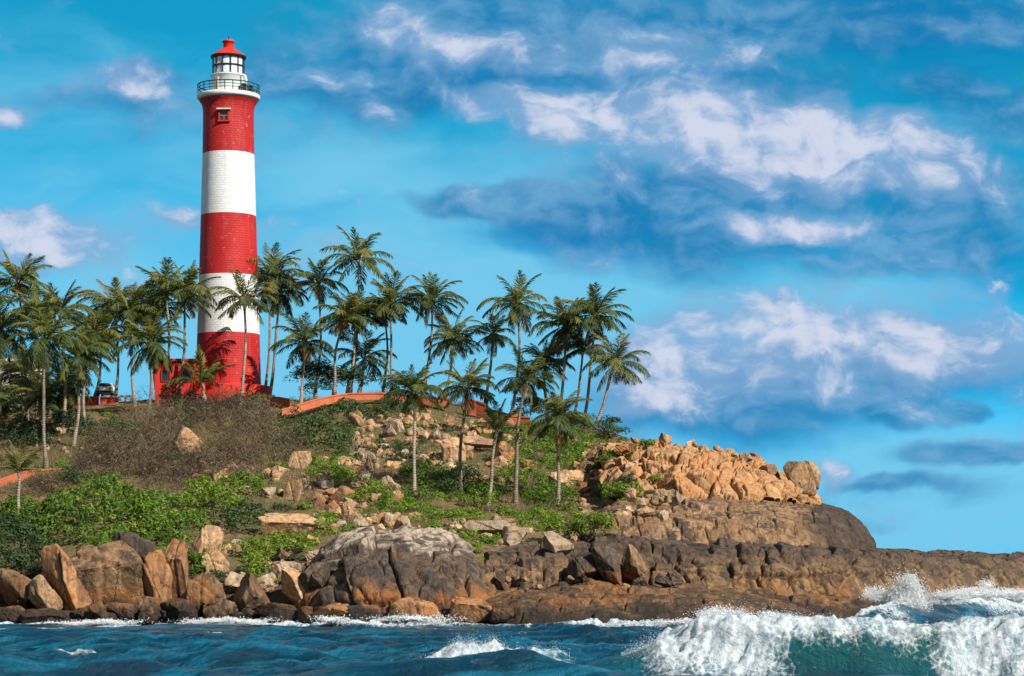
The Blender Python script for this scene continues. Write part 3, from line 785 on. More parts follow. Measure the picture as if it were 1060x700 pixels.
def build_boulders():
    for (cx, cy, w, h, tl, mt, Y, lab) in BIG:
        boulder(cx, cy, w, h, tl, mt, lab, None, Y, 'worn' if 'skyline boulder' in lab or 'block shaped' in lab or 'rounded pale' in lab else 'block' if 'block' in lab else ('round' if cy > 560 else None), sink=1.0 if 'block' in lab and Y and cx > 590 else .35)
    rng = random.Random(11)
    fields = [  # x0, x1, y0, y1, count, min size, max size, materials, group and label
     (205, 320, 484, 512, 36, 7, 17, ['tan', 'tan', 'pale'], 'tan stones along the lower edge of the dry thicket'),
     (325, 420, 470, 535, 56, 7, 18, ['tan', 'tan', 'orange', 'pale'], 'tan stones among the bushes of the middle slope'),
     (365, 460, 428, 486, 76, 7, 17, ['tan', 'tan', 'pale'], 'tan stones of the rockfall under the terracotta wall'),
     (455, 545, 430, 500, 54, 7, 17, ['tan', 'tan', 'orange'], 'tan stones of the rockfall between the palm trunks'),
     (590, 690, 456, 515, 52, 8, 22, ['tan', 'tan', 'orange'], 'tan stones on the upper right slope'),
     (600, 700, 512, 552, 30, 9, 20, ['tan', 'pale'], 'pale stones on the right above the dark ledge'),
     (395, 600, 540, 566, 36, 8, 20, ['pale', 'pale', 'tan'], 'pale stones between the green cover and the cliff top'),
     (205, 330, 555, 612, 40, 7, 18, ['tan', 'pale', 'brown'], 'weathered stones on the lower left slope'),
     (510, 700, 596, 612, 22, 9, 20, ['dark', 'brown'], 'dark stones at the foot of the dark ledge'),
     (0, 330, 630, 644, 22, 12, 28, ['dark', 'brown'], 'wet dark stones along the left waterline'),
     (20, 90, 440, 478, 14, 5, 11, ['pale', 'tan'], 'small pale stones under the left palms'),
     (325, 430, 532, 552, 26, 7, 17, ['tan', 'pale'], 'tan stones between the flat slab and the cliff top'),
     (690, 790, 455, 474, 16, 7, 13, ['tan'], 'tan stones along the top of the skyline outcrop'),
    ]
    specs = []
    for (x0, x1, y0, y1, n, a, b, mats, grp) in fields:
        for i in range(n):
            cx, cy = rng.uniform(x0, x1), rng.uniform(y0, y1)
            w = a + (b - a) * rng.random() ** 1.8
            h = w * rng.uniform(0.55, 1.15)
            Y = None
            if 'waterline' in grp: Y = float(shore_Y(cx)) - rng.uniform(0.5, 2.0)
            if 'foot of the dark ledge' in grp: Y = 154.5
            if 'top of the skyline' in grp: Y = 190; cy = 456 + max(0, cx - 690) * 0.16 + rng.uniform(0, 8)
            if 'upper right slope' in grp and cx > 640: Y = 190 - (cy - 456) * 0.18
            if 'above the dark ledge' in grp and cx > 640: Y = 168
            specs.append((w * h, cx, cy, w, h, rng.uniform(-35, 35), rng.choice(mats), grp, Y))
    specs.sort(key=lambda q: -q[0])
    rest = []
    for k, (_, cx, cy, w, h, tl, mt, grp, Y) in enumerate(specs):
        if k < 285: boulder(cx, cy, w, h, tl, mt, grp.replace('stones', 'stone', 1), grp, Y, name='stone')
        else: rest.append((cx, cy, w, h, tl, Y))
    # the smallest ones, and gravel that nobody could count, are one scatter
    r2 = np.random.default_rng(9)
    for _ in range(900):
        x0, x1, y0, y1 = fields[int(r2.integers(0, 8))][:4]
        w = float(r2.uniform(2.0, 6.0)); rest.append((float(r2.uniform(x0, x1)), float(r2.uniform(y0, y1)), w, w * float(r2.uniform(.5, 1)), float(r2.uniform(-40, 40)), None))
    import bmesh
    bm = bmesh.new(); bmesh.ops.create_icosphere(bm, subdivisions=2, radius=1.0)
    V0 = np.array([v.co[:] for v in bm.verts]); F0 = np.array([[v.index for v in f.verts] for f in bm.faces]); bm.free()
    VV, FF = [], []
    for k, (cx, cy, w, h, tl, Y) in enumerate(rest):
        Y = Y or ground_Y(cx, cy + h * .3); s = PXM(Y)
        P = V0 * (1 + .28 * fbm(V0 * 1.6 + k * 3.1, 2, k % 50))[:, None]
        n_ = r2.normal(size=3); n_ /= np.linalg.norm(n_); hh = P @ n_ - .55; P = P - np.outer(np.where(hh > 0, hh, 0), n_)
        a_ = math.radians(tl); P = P * [w * s / 2, (w + h) * s / 4, h * s / 2]
        P = np.stack([P[:, 0] * math.cos(a_) + P[:, 2] * math.sin(a_), P[:, 1], -P[:, 0] * math.sin(a_) + P[:, 2] * math.cos(a_)], 1)
        VV.append(P + Wp(cx, cy, Y)); FF.append(F0 + k * len(V0))
    o = link('rubble', mesh('rubble', np.concatenate(VV), [np.concatenate(FF)], M['tan'], True))
    tag(o, 'small loose tan stones scattered over the slope', 'rubble', None, 'stuff')
build_boulders()
# ------------------------------------------------------------------ the lighthouse
LY = 236.0
LS = PXM(LY)
def lz(py, base=410.0): return (base - py) * LS
def tower_mat():
    m, t, out = new_mat('painted_brick_bands')
    tc = t.n('ShaderNodeTexCoord')
    uv = tc.outputs['UV']; ob = tc.outputs['Object']
    z = t.n('ShaderNodeSeparateXYZ', {0: ob}).outputs[2]
    def band(a, b): return t.math('MULTIPLY', t.math('GREATER_THAN', z, lz(a)), t.math('LESS_THAN', z, lz(b)))
    w = t.math('ADD', band(224, 160.5), band(346.5, 286.5))
    n = t.noise(ob, 0.35, 6, 0.6); n2 = t.noise(t.vmath('MULTIPLY', ob, (1.6, 1.6, .12)), 0.8, 6, 0.65)
    red = t.mix(t.ss(n, 0.3, 0.7), (0.42, 0.011, 0.012), (0.52, 0.022, 0.018))
    wht = t.mix(t.ss(n, 0.3, 0.7), (0.84, 0.83, 0.82), (0.74, 0.72, 0.70))
    c = t.mix(w, red, wht)
    c = t.mix(t.math('MULTIPLY', t.ss(n2, 0.5, 0.7), t.math('MULTIPLY_ADD', w, -.2, .45)), c, (0.27, 0.12, 0.10))
    n3 = t.noise(ob, 1.6, 8, .7)
    c = t.mix(t.math('MULTIPLY', t.ss(n3, 0.58, 0.68), t.math('MULTIPLY_ADD', w, -.25, .3)), c, (0.62, 0.42, 0.38))
    br = t.n('ShaderNodeTexBrick', {'Vector': uv, 'Color1': (1, 1, 1, 1), 'Color2': (.86, .86, .86, 1), 'Mortar': (.55, .55, .55, 1), 'Scale': 1.0, 'Mortar Size': 0.022, 'Mortar Smooth': 0.3, 'Brick Width': 0.55, 'Row Height': 0.24})
    c = t.mix(0.55, c, br.outputs[0], 'MULTIPLY')
    h = t.math('ADD', t.math('MULTIPLY', br.outputs[1], -1.0), t.math('MULTIPLY', t.noise(ob, 5, 5), 0.35))
    b = t.n('ShaderNodeBump', {'Height': h, 'Strength': 0.6, 'Distance': 0.06}).outputs[0]
    p = t.n('ShaderNodeBsdfPrincipled', {'Base Color': c, 'Roughness': 0.6, 'Normal': b, 'Specular IOR Level': 0.3})
    t.t.links.new(p.outputs[0], out.inputs[0])
    return m
def lighthouse():
    root = empty('lighthouse', Wp(236.5, 410, LY), 'tall round brick lighthouse in red and white bands with a red capped lantern', 'lighthouse')
    prof = [(410, 35.5), (403, 34.8), (395, 34.4), (347, 33.0), (287, 31.0), (224, 29.2), (160, 27.4), (125, 26.8), (115, 26.9), (109, 28.2), (106.5, 30.0), (105, 31.0)]
    R = np.array([r * .975 for _, r in prof]); Z = np.array([lz(p) for p, _ in prof])
    zz = np.linspace(0, Z[-1], 150); rr = np.interp(zz, Z, R) * LS
    k = 96
    an = np.arange(k + 1) * 2 * math.pi / k
    V = np.stack([rr[:, None] * np.cos(an), rr[:, None] * np.sin(an), np.repeat(zz[:, None], k + 1, 1)], -1).reshape(-1, 3)
    uv = np.stack([np.tile(an * 3.0, len(zz)), np.repeat(zz, k + 1)], 1)
    i = np.arange(len(zz) - 1)[:, None] * (k + 1); j = np.arange(k)[None]
    fc = np.stack([i + j, i + j + 1, i + k + 2 + j, i + k + 1 + j], -1).reshape(-1, 4)
    link('tower', mesh('tower', V, fc, tower_mat(), True, uv), root)
    m = MB(); m.lathe([(0, 0.85), (36 * LS, .85), (43.5 * LS, .8), (44 * LS, .72), (44 * LS, -1.6)], 64); m.build('plinth', M['red_wall'], root, (0, 0, 0.15))
    x0 = -2.0 * LS                                # the lantern is centred on the tower
    m = MB(); m.lathe([(24 * LS, lz(105.5)), (31.6 * LS, lz(103.4)), (32.4 * LS, lz(102.6)), (32.6 * LS, lz(100.2)), (32.3 * LS, lz(99.2)), (10 * LS, lz(98.4))], 72); m.build('gallery', M['white'], root, None, True)
    # railing: posts and three rails
    m = MB(); rr_ = 31.7 * LS
    for q in range(24):
        a = q * 2 * math.pi / 24
        m.tube([(rr_ * math.cos(a), rr_ * math.sin(a), lz(99)), (rr_ * math.cos(a), rr_ * math.sin(a), lz(89.2))], 0.055, 5)
    ring = lambda r, z: [(r * math.cos(a), r * math.sin(a), z) for a in np.linspace(0, 2 * math.pi, 73)]
    for py, rad in ((89.3, .07), (92.5, .04), (95.7, .04)): m.tube(ring(rr_, lz(py)), rad, 5, False)
    m.build('railing', M['rail'], root)
    # lantern room drum, with a door
    m = MB(); m.lathe([(17.8 * LS, lz(98.5)), (17.6 * LS, lz(80)), (18.6 * LS, lz(79.6)), (18.6 * LS, lz(78.6)), (15 * LS, lz(78.4))], 64); dr = m.build('lantern_drum', M['white'], root, None, True)
    m = MB(); m.box((17.9 * LS * math.sin(-.7), -17.9 * LS * math.cos(-.7), lz(91)), (.38, .06, .78), -.7); m.build('door', M['offwhite'], root)
    # equipment and brackets standing on the gallery
    m = MB()
    for a, hh in ((.62, .5), (.78, .8), (.98, .55), (1.15, .7)):
        m.box((26 * LS * math.sin(a), -26 * LS * math.cos(a), lz(98.4) + hh / 2), (.2, .16, hh / 2), a)
    m.build('battery_box', M['black'], root)
    m = MB(); a = .9; cx_, cy_ = math.sin(a), -math.cos(a)
    m.tube([(cx_ * r * LS, cy_ * r * LS, lz(p)) for r, p in ((18, 80.5), (22, 80.2), (25, 83), (26.5, 88), (26.5, 98))], .09, 6); m.build('access_ladder', M['white'], root)
    # glazing: panes behind a dark lattice
    gl, t, out = new_mat('lantern_panes')
    p = t.n('ShaderNodeBsdfPrincipled', {'Base Color': (.82, .84, .84, 1), 'Roughness': .12, 'Specular IOR Level': .6, 'Coat Weight': .5})
    t.t.links.new(p.outputs[0], out.inputs[0])
    m = MB(); m.lathe([(15.6 * LS, lz(78.6)), (15.6 * LS, lz(60))], 16); m.build('glazing', gl, root)
    m = MB(); rg = 16.0 * LS
    for q in range(12):
        a = (q + .5) * 2 * math.pi / 12
        m.tube([(rg * math.cos(a), rg * math.sin(a), lz(79)), (rg * math.cos(a), rg * math.sin(a), lz(59.5))], .075, 5)
    for py in (78.6, 69.3, 60.2): m.tube(ring(rg, lz(py)), .085, 5, False)
    m.build('lattice', M['black'], root)
    # roof, ventilator and rod
    m = MB(); m.lathe([(15 * LS, lz(60.4)), (18.2 * LS, lz(60.6)), (18.4 * LS, lz(58.6))], 48); m.build('eave', M['black'], root, None, True)
    m = MB(); m.lathe([(18.2 * LS, lz(58.9)), (17.0 * LS, lz(57.3)), (12.5 * LS, lz(54.3)), (8 * LS, lz(51.6)), (6 * LS, lz(50))], 48); rf = m.build('roof', M['roof_red'], root, None, True)
    m = MB(); m.lathe([(5.4 * LS, lz(51)), (5.4 * LS, lz(44.2)), (6.6 * LS, lz(44)), (6.4 * LS, lz(42.6)), (4 * LS, lz(41.4)), (0.5 * LS, lz(40.9))], 32); vt = m.build('ventilator', M['roof_red'], rf, None, True)
    m = MB(); m.tube([(0, 0, lz(41.2)), (0, 0, lz(37.5))], .05, 5); m.build('lightning_rod', M['black'], rf)
    # windows
    def window(py, ang, r, w, h):
        a = math.radians(ang); s, c = math.sin(a), -math.cos(a)
        fr = MB()
        zc = lz(py)
        for dx in (-w / 2, w / 2): fr.box((s * r - c * dx * 1, c * r + s * dx, zc), (.07, .16, h / 2), a)
        fr.box((s * r, c * r, zc - h / 2 - .06), (w / 2 + .16, .22, .07), a)
        f = fr.build('window', M['red_wall'], root)
        hd = MB(); hd.box((s * (r + .12), c * (r + .12), zc + h / 2 + .08), (w / 2 + .22, .3, .07), a); hd.build('hood', M['offwhite'], f)
        g = MB(); g.box((s * (r - .02), c * (r - .02), zc), (w / 2 - .07, .06, h / 2), a); gp = g.build('pane', M['glass_dark'], f)
        b = MB(); b.box((s * (r + .06), c * (r + .06), zc - .05), (w / 2 - .07, .035, .05), a); b.box((s * (r + .06), c * (r + .06), zc - .3), (.04, .03, h / 2 - .35), a); b.build('glazing_bar', M['terra_dark'], f)
    window(124.5, -3, 26.1 * LS, .95, 1.05)
    return root
lighthouse()

# ------------------------------------------------------------------ buildings and walls on the hill
def annex():
    Y = 231.0; s = PXM(Y)
    root = empty('annex_building', Wp(186, 411, Y), 'low flat roofed red building against the left side of the lighthouse', 'building')
    hgt = 38 * s
    m = MB(); m.box((0, 2.2, hgt / 2 - .5), (26 * s, 2.2, hgt / 2 + .4)); m.build('wall', M['red_wall'], root)
    m = MB(); m.box((0, 2.2, hgt + .02), (27.2 * s, 2.45, .13)); m.build('roof', M['red_wall'], root)
    for px in (-14, 8):
        w = MB(); w.box((px * s, -.03, hgt * .58), (.5, .08, .6)); f = w.build('window', M['roof_red'], root)
        g = MB(); g.box((px * s, -.06, hgt * .58), (.4, .08, .5)); g.build('pane', M['glass_dark'], f)
    d = MB(); d.box((20 * s, -.04, 1.0), (.5, .07, 1.05)); d.build('door', M['roof_red'], root)
annex()
def shed():
    Y = 236.0; s = PXM(Y)
    root = empty('shed', Wp(111, 429, Y), 'small red block shed with a flat grey roof under the left palms', 'shed')
    m = MB(); m.box((0, 1.2, .6), (7.5 * s, 1.2, 1.15)); m.build('wall', M['red_wall'], root)
    m = MB(); m.box((0, 1.2, 1.8), (8.2 * s, 1.35, .07)); m.build('roof', M['offwhite'], root)
    m = MB(); m.box((-1.5 * s, -.02, .55), (.35, .05, .7)); m.build('door', M['terra_dark'], root)
shed()
def parked_car():
    Y = 243.0
    x, _, z = Wp(111, 411.5, Y)
    root = empty('parked_car', (x, Y, z), 'white parked car seen end on above the red shed, dark rear window', 'car')
    w, L = .82, 1.9
    sec = [(-L, .35, .8, .86), (-L, .95, .9, .86), (-L + .35, 1.0, 1, .86), (-L + .75, 1.42, 1, .66), (.6, 1.45, 1, .64), (1.15, 1.02, 1, .84), (L, .9, 1, .8), (L, .35, 1, .8)]
    V = []
    for (y, zz, _, hw) in sec: V += [(-hw * w / .86, y, zz), (hw * w / .86, y, zz)]
    n = len(sec); q = [[2 * i, 2 * i + 1, 2 * i + 3, 2 * i + 2] for i in range(n - 1)] + [[2 * n - 2, 2 * n - 1, 1, 0]]
    tr = []
    for sd in (0, 1):
        for i in range(1, n - 1): tr.append([sd, 2 * i + sd, 2 * i + 2 + sd] if sd else [sd, 2 * i + 2 + sd, 2 * i + sd])
    m = MB(); m.add(V, q, tr); m.build('body', M['white'], root)
    m = MB(); m.add([(-.66, -L + .33, 1.04), (.66, -L + .33, 1.04), (.56, -L + .70, 1.40), (-.56, -L + .70, 1.40)], [[0, 1, 2, 3]]); m.build('rear_window', M['glass_dark'], root)
    for sx in (-1, 1):
        m = MB(); m.box((sx * .66, -L - .02, .78), (.1, .04, .09)); m.build('tail_light', M['roof_red'], root)
        for y in (-1.2, 1.2):
            m = MB(); m.lathe([(0, -.1), (.3, -.1), (.31, -.06), (.31, .06), (.3, .1), (0, .1)], 20)
            o = m.build('wheel', M['rubber'], root); o.location = (sx * .72, y, .31); o.rotation_euler = (0, math.pi / 2, 0)
    m = MB(); m.box((0, -L - .05, .48), (.8, .07, .1)); m.build('bumper', M['black'], root)
parked_car()
def balustrade():
    Y = 240.0; s = PXM(Y)
    root = empty('balustrade', Wp(127, 417.5, Y), 'low white balustrade between the red shed and the red annex', 'balustrade')
    m = MB(); m.box((0, 0, .72), (10 * s, .14, .1)); m.build('top_rail', M['white'], root)
    m = MB(); m.box((0, 0, .08), (10 * s, .14, .1)); m.build('base_rail', M['white'], root)
    for k in range(4):
        m = MB(); m.box(((-9.4 + k * 6.27) * s, 0, .4), (.14, .12, .24)); m.build('post', M['white'], root)
balustrade()
def house():
    Y = 252.0; s = PXM(Y)
    root = empty('house', Wp(14, 424, Y), 'pale house with a light roof edge half hidden behind the leftmost palms', 'house')
    h = 50 * s
    m = MB(); m.box((0, 2.5, h / 2 - 1), (28 * s, 2.5, h / 2 + 1)); m.build('wall', M['offwhite'], root)
    m = MB(); m.box((0, 2.3, h + .1), (31 * s, 3.3, .14)); m.build('roof', M['white'], root)
    for px in (-16, 0, 15):
        f = MB(); f.box((px * s, -.02, h * .5), (.55, .07, .7)); fo = f.build('window', M['white'], root)
        g = MB(); g.box((px * s, -.06, h * .5), (.43, .06, .58)); g.build('pane', M['glass_dark'], fo)
house()

def wall_run(name, label, pts, thick, base_extra, mat, cap_mat, cat='wall', follow=True):
    """pts: (px, py_top, py_bottom, Y); a solid wall with a coping as a part"""
    root = empty(name, Wp(pts[0][0], pts[0][2], pts[0][3]), label, cat)
    if follow: root.location = Wp(pts[0][0], pts[0][2], ground_Y(pts[0][0], pts[0][2]))
    o = np.array(root.location)
    T = np.array([Wp(p[0], p[1], p[3]) for p in pts]); B = np.array([Wp(p[0], p[2], p[3]) for p in pts])
    n = 60
    if follow: pts = [(a, b + .5, c - 1.5, ground_Y(a, c - 1)) for a, b, c, _ in pts]
    u = np.linspace(0, 1, n); k = np.linspace(0, 1, len(pts))
    T = np.stack([np.interp(u, k, T[:, d]) for d in range(3)], 1); B = np.stack([np.interp(u, k, B[:, d]) for d in range(3)], 1)
    if follow: B[:, 2] += .2
    for A in (T, B):
        for _ in range(4): A[1:-1] = .25 * A[:-2] + .5 * A[1:-1] + .25 * A[2:]
    T[:, 2] += .05 * fbm(T * .5, 3, 5); B[:, 2] -= base_extra
    def prism(A, C, th):
        d = np.array([0, th, 0]); V = np.stack([A, A + d, C + d, C], 1).reshape(-1, 3) - o
        i = np.arange(len(A) - 1)[:, None] * 4; j = np.arange(4)[None]
        q = np.stack([i + j, i + (j + 1) % 4, i + 4 + (j + 1) % 4, i + 4 + j], -1).reshape(-1, 4)
        L = len(V)
        q = np.vstack([q, [[0, 3, 2, 1], [L - 4, L - 3, L - 2, L - 1]]])
        return V, q
    V, q = prism(T - [0, 0, .1], B, thick); link('wall_body', mesh('wall_body', V, [q], mat, False), root)
    V, q = prism(T - [0, .07, -.06], T - [0, .07, .098], thick + .14); link('coping', mesh('coping', V, [q], cap_mat, False), root)
    return root
wall_run('retaining_wall', 'long terracotta retaining wall curving along the ridge right of the lighthouse', [(292, 424, 429.5, 221), (306, 420, 427, 222), (320, 415.5, 422.5, 223), (340, 410.5, 417.5, 225), (360, 407.5, 414, 226), (385, 406.5, 413, 226.5), (405, 407, 413.5, 226.5), (425, 409.5, 416, 226.5), (445, 411, 418, 226), (466, 413, 420, 225.5)], .35, .3, M['terracotta'], M['terracotta'])
wall_run('retaining_wall', 'short dark red wall stub between the palm trunks on the ridge', [(484, 413, 422, 225), (493, 415, 425, 225), (503, 419, 429, 224.5)], .35, .8, M['terra_dark'], M['terracotta'])
wall_run('retaining_wall', 'short pinkish terracotta wall with a pale coping below the grassy knoll', [(524, 430, 440, 221), (536, 431, 441, 221), (549, 432, 442, 220.5)], .5, .6, M['terra_dark'], M['terracotta'])
wall_run('retaining_wall', 'orange terracotta wall rising from the left edge behind the young palm', [(-60, 512, 520, 186), (-20, 502, 512, 189), (5, 495, 506, 191), (20, 489, 500, 193), (34, 487, 496, 194), (62, 485, 492, 195)], .4, .9, M['terracotta'], M['terracotta'])
wall_run('retaining_wall', 'low red boundary wall half hidden behind the left palm trunks', [(46, 411, 432, 239), (75, 410, 430, 239), (102, 411, 429, 239)], .3, .8, M['red_wall'], M['terra_dark'], follow=False)
wall_run('retaining_wall', 'low rubble red parapet at the right foot of the lighthouse', [(268, 409, 416, 229), (283, 411, 418, 228), (300, 413, 420, 226)], .35, .6, M['terra_dark'], M['terracotta'])
# ------------------------------------------------------------------ coconut palms
def frond(rng, az, th0, L, bend, age, out, dead=False, nl=44):
    n = 15
    s = np.linspace(0, 1, n)
    th = th0 - bend * s ** 1.35
    ds = L / (n - 1)
    sway = rng.normal(0, 0.12)
    azs = az + sway * s
    d = np.stack([np.cos(th) * np.cos(azs), np.cos(th) * np.sin(azs), np.sin(th)], 1)
    P = np.vstack([[0, 0, 0], np.cumsum(d[:-1] * ds, 0)])
    P += np.array([math.cos(az) * .12, math.sin(az) * .12, 0])
    # midrib: a narrow strip of three sides
    S = np.stack([-np.sin(azs), np.cos(azs), np.zeros(n)], 1)
    Nn = np.cross(S, d)
    w = 0.055 * (1 - s) + .008
    ring = np.stack([P + S * w[:, None], P + Nn * w[:, None] * -.9, P - S * w[:, None]], 1)
    V = ring.reshape(-1, 3); i = np.arange(n - 1)[:, None] * 3; j = np.arange(3)[None]
    q = np.stack([i + j, i + (j + 1) % 3, i + 3 + (j + 1) % 3, i + 3 + j], -1).reshape(-1, 4)
    out.append((V, q, np.full(len(q), min(1, age + .18))))
    # leaflets: each a folded strip of two quads, drooping to its tip
    t = np.linspace(.13, .995, nl)
    for sd in (-1, 1):
        tt = np.clip(t + rng.normal(0, .006, nl), .1, 1)
        base = np.stack([np.interp(tt, s, P[:, k]) for k in range(3)], 1)
        T = np.stack([np.interp(tt, s, d[:, k]) for k in range(3)], 1)
        Sd = np.stack([np.interp(tt, s, S[:, k]) for k in range(3)], 1) * sd
        Nd = np.cross(Sd * sd, T)
        ll = L * .31 * np.clip(np.sin(np.pi * (tt * .86 + .1)) ** .7, .15, 1) * rng.uniform(.68, 1.14, nl)
        fw = np.radians(28 + 38 * tt) + rng.normal(0, .14, nl)
        drp = rng.uniform(.15, .8, nl) + (.6 if dead else 0) - .25 * (th0 > .9)
        dirv = Sd * np.cos(fw)[:, None] + T * np.sin(fw)[:, None] + Nd * .18
        dirv /= np.linalg.norm(dirv, axis=1)[:, None]
        mid = base + dirv * (ll * .5)[:, None] - np.array([0, 0, 1]) * (ll * .12 * drp)[:, None]
        tip = base + dirv * (ll * .93)[:, None] - np.array([0, 0, 1]) * (ll * .55 * drp)[:, None]
        wd = np.cross(dirv, Nd); wd /= np.linalg.norm(wd, axis=1)[:, None] + 1e-9
        tw = rng.normal(0, .65, nl)
        wd = wd * np.cos(tw)[:, None] + Nd * np.sin(tw)[:, None]
        hw = .036 * L / 3.4
        V = np.stack([base + wd * hw * .5, base - wd * hw * .5, mid + wd * hw, mid - wd * hw, tip + wd * hw * .25, tip - wd * hw * .25], 1).reshape(-1, 3)
        k0 = np.arange(nl)[:, None] * 6
        q = np.concatenate([k0 + np.array([[0, 1, 3, 2]]), k0 + np.array([[2, 3, 5, 4]])])
        tn = np.clip(np.tile(age + rng.normal(0, .05, nl) + .10 * (tt - .5), 2), 0, 1)
        out.append((V, q, tn))
def crown_mesh(seed, style):
    rng = np.random.default_rng(seed)
    out = []
    N = {'full': 27, 'sparse': 20, 'young': 14, 'shaggy': 32}[style]
    for i in range(N):
        f = i / (N - 1)
        az = i * 2.39996 + rng.normal(0, .25)
        if style == 'young':
            th0 = math.radians(84 - 62 * f + rng.normal(0, 6)); L = rng.uniform(2.6, 3.5); bend = math.radians(30 + 35 * f)
        else:
            th0 = math.radians(84 - 112 * f ** 1.05 + rng.normal(0, 8)); L = (2.75 + .75 * math.sin(math.pi * min(1, f * 1.25))) * rng.uniform(.88, 1.1)
            bend = math.radians(30 + 60 * math.sin(math.pi * min(1, f * 1.1)) + rng.normal(0, 8))
            if style == 'shaggy' and f > .7: th0 -= math.radians(22)
        age = .45 + .17 * math.sin(6 * f) + .22 * (f > .8) * rng.random() + rng.normal(0, .06)
        if f < .12: age += .15
        frond(rng, az, th0, L, bend, float(np.clip(age, .05, .8)), out)
    V, Q, T, n = [], [], [], 0
    for v, q, t in out:
        V.append(v); Q.append(q + n); T.append(t); n += len(v)
    return mesh('crown', np.concatenate(V), [np.concatenate(Q)], M['palm'], False, None, {'tint': ('FACE', np.concatenate(T))})
def dead_mesh(seed):
    rng = np.random.default_rng(seed); out = []
    for i in range(4): frond(rng, rng.uniform(0, 6.3), math.radians(rng.uniform(-70, -48)), rng.uniform(2.0, 2.7), math.radians(22), rng.uniform(.88, 1.0), out, True, 24)
    V, Q, T, n = [], [], [], 0
    for v, q, t in out:
        V.append(v); Q.append(q + n); T.append(t); n += len(v)
    return mesh('dead_fronds', np.concatenate(V), [np.concatenate(Q)], M['palm'], False, None, {'tint': ('FACE', np.concatenate(T))})
def coconut_mesh(seed):
    import bmesh
    rng = np.random.default_rng(seed)
    bm = bmesh.new(); bmesh.ops.create_icosphere(bm, subdivisions=2, radius=1)
    V0 = np.array([v.co[:] for v in bm.verts]); F0 = np.array([[v.index for v in f.verts] for f in bm.faces]); bm.free()
    V, Fc = [], []
    for i in range(11):
        a = rng.uniform(0, 6.3); r = rng.uniform(.22, .42)
        V.append(V0 * [.14, .14, .18] + [r * math.cos(a), r * math.sin(a), -rng.uniform(.12, .6)]); Fc.append(F0 + i * len(V0))
    return mesh('coconuts', np.concatenate(V), [np.concatenate(Fc)], M['coconut'], True)
CROWN = {st: [crown_mesh(700 + 31 * k + len(st), st) for k in range(n)] for st, n in (('full', 5), ('sparse', 4), ('young', 2), ('shaggy', 3))}
DEAD = [dead_mesh(k) for k in (1, 2, 3)]
NUTS = [coconut_mesh(k) for k in (1, 2)]

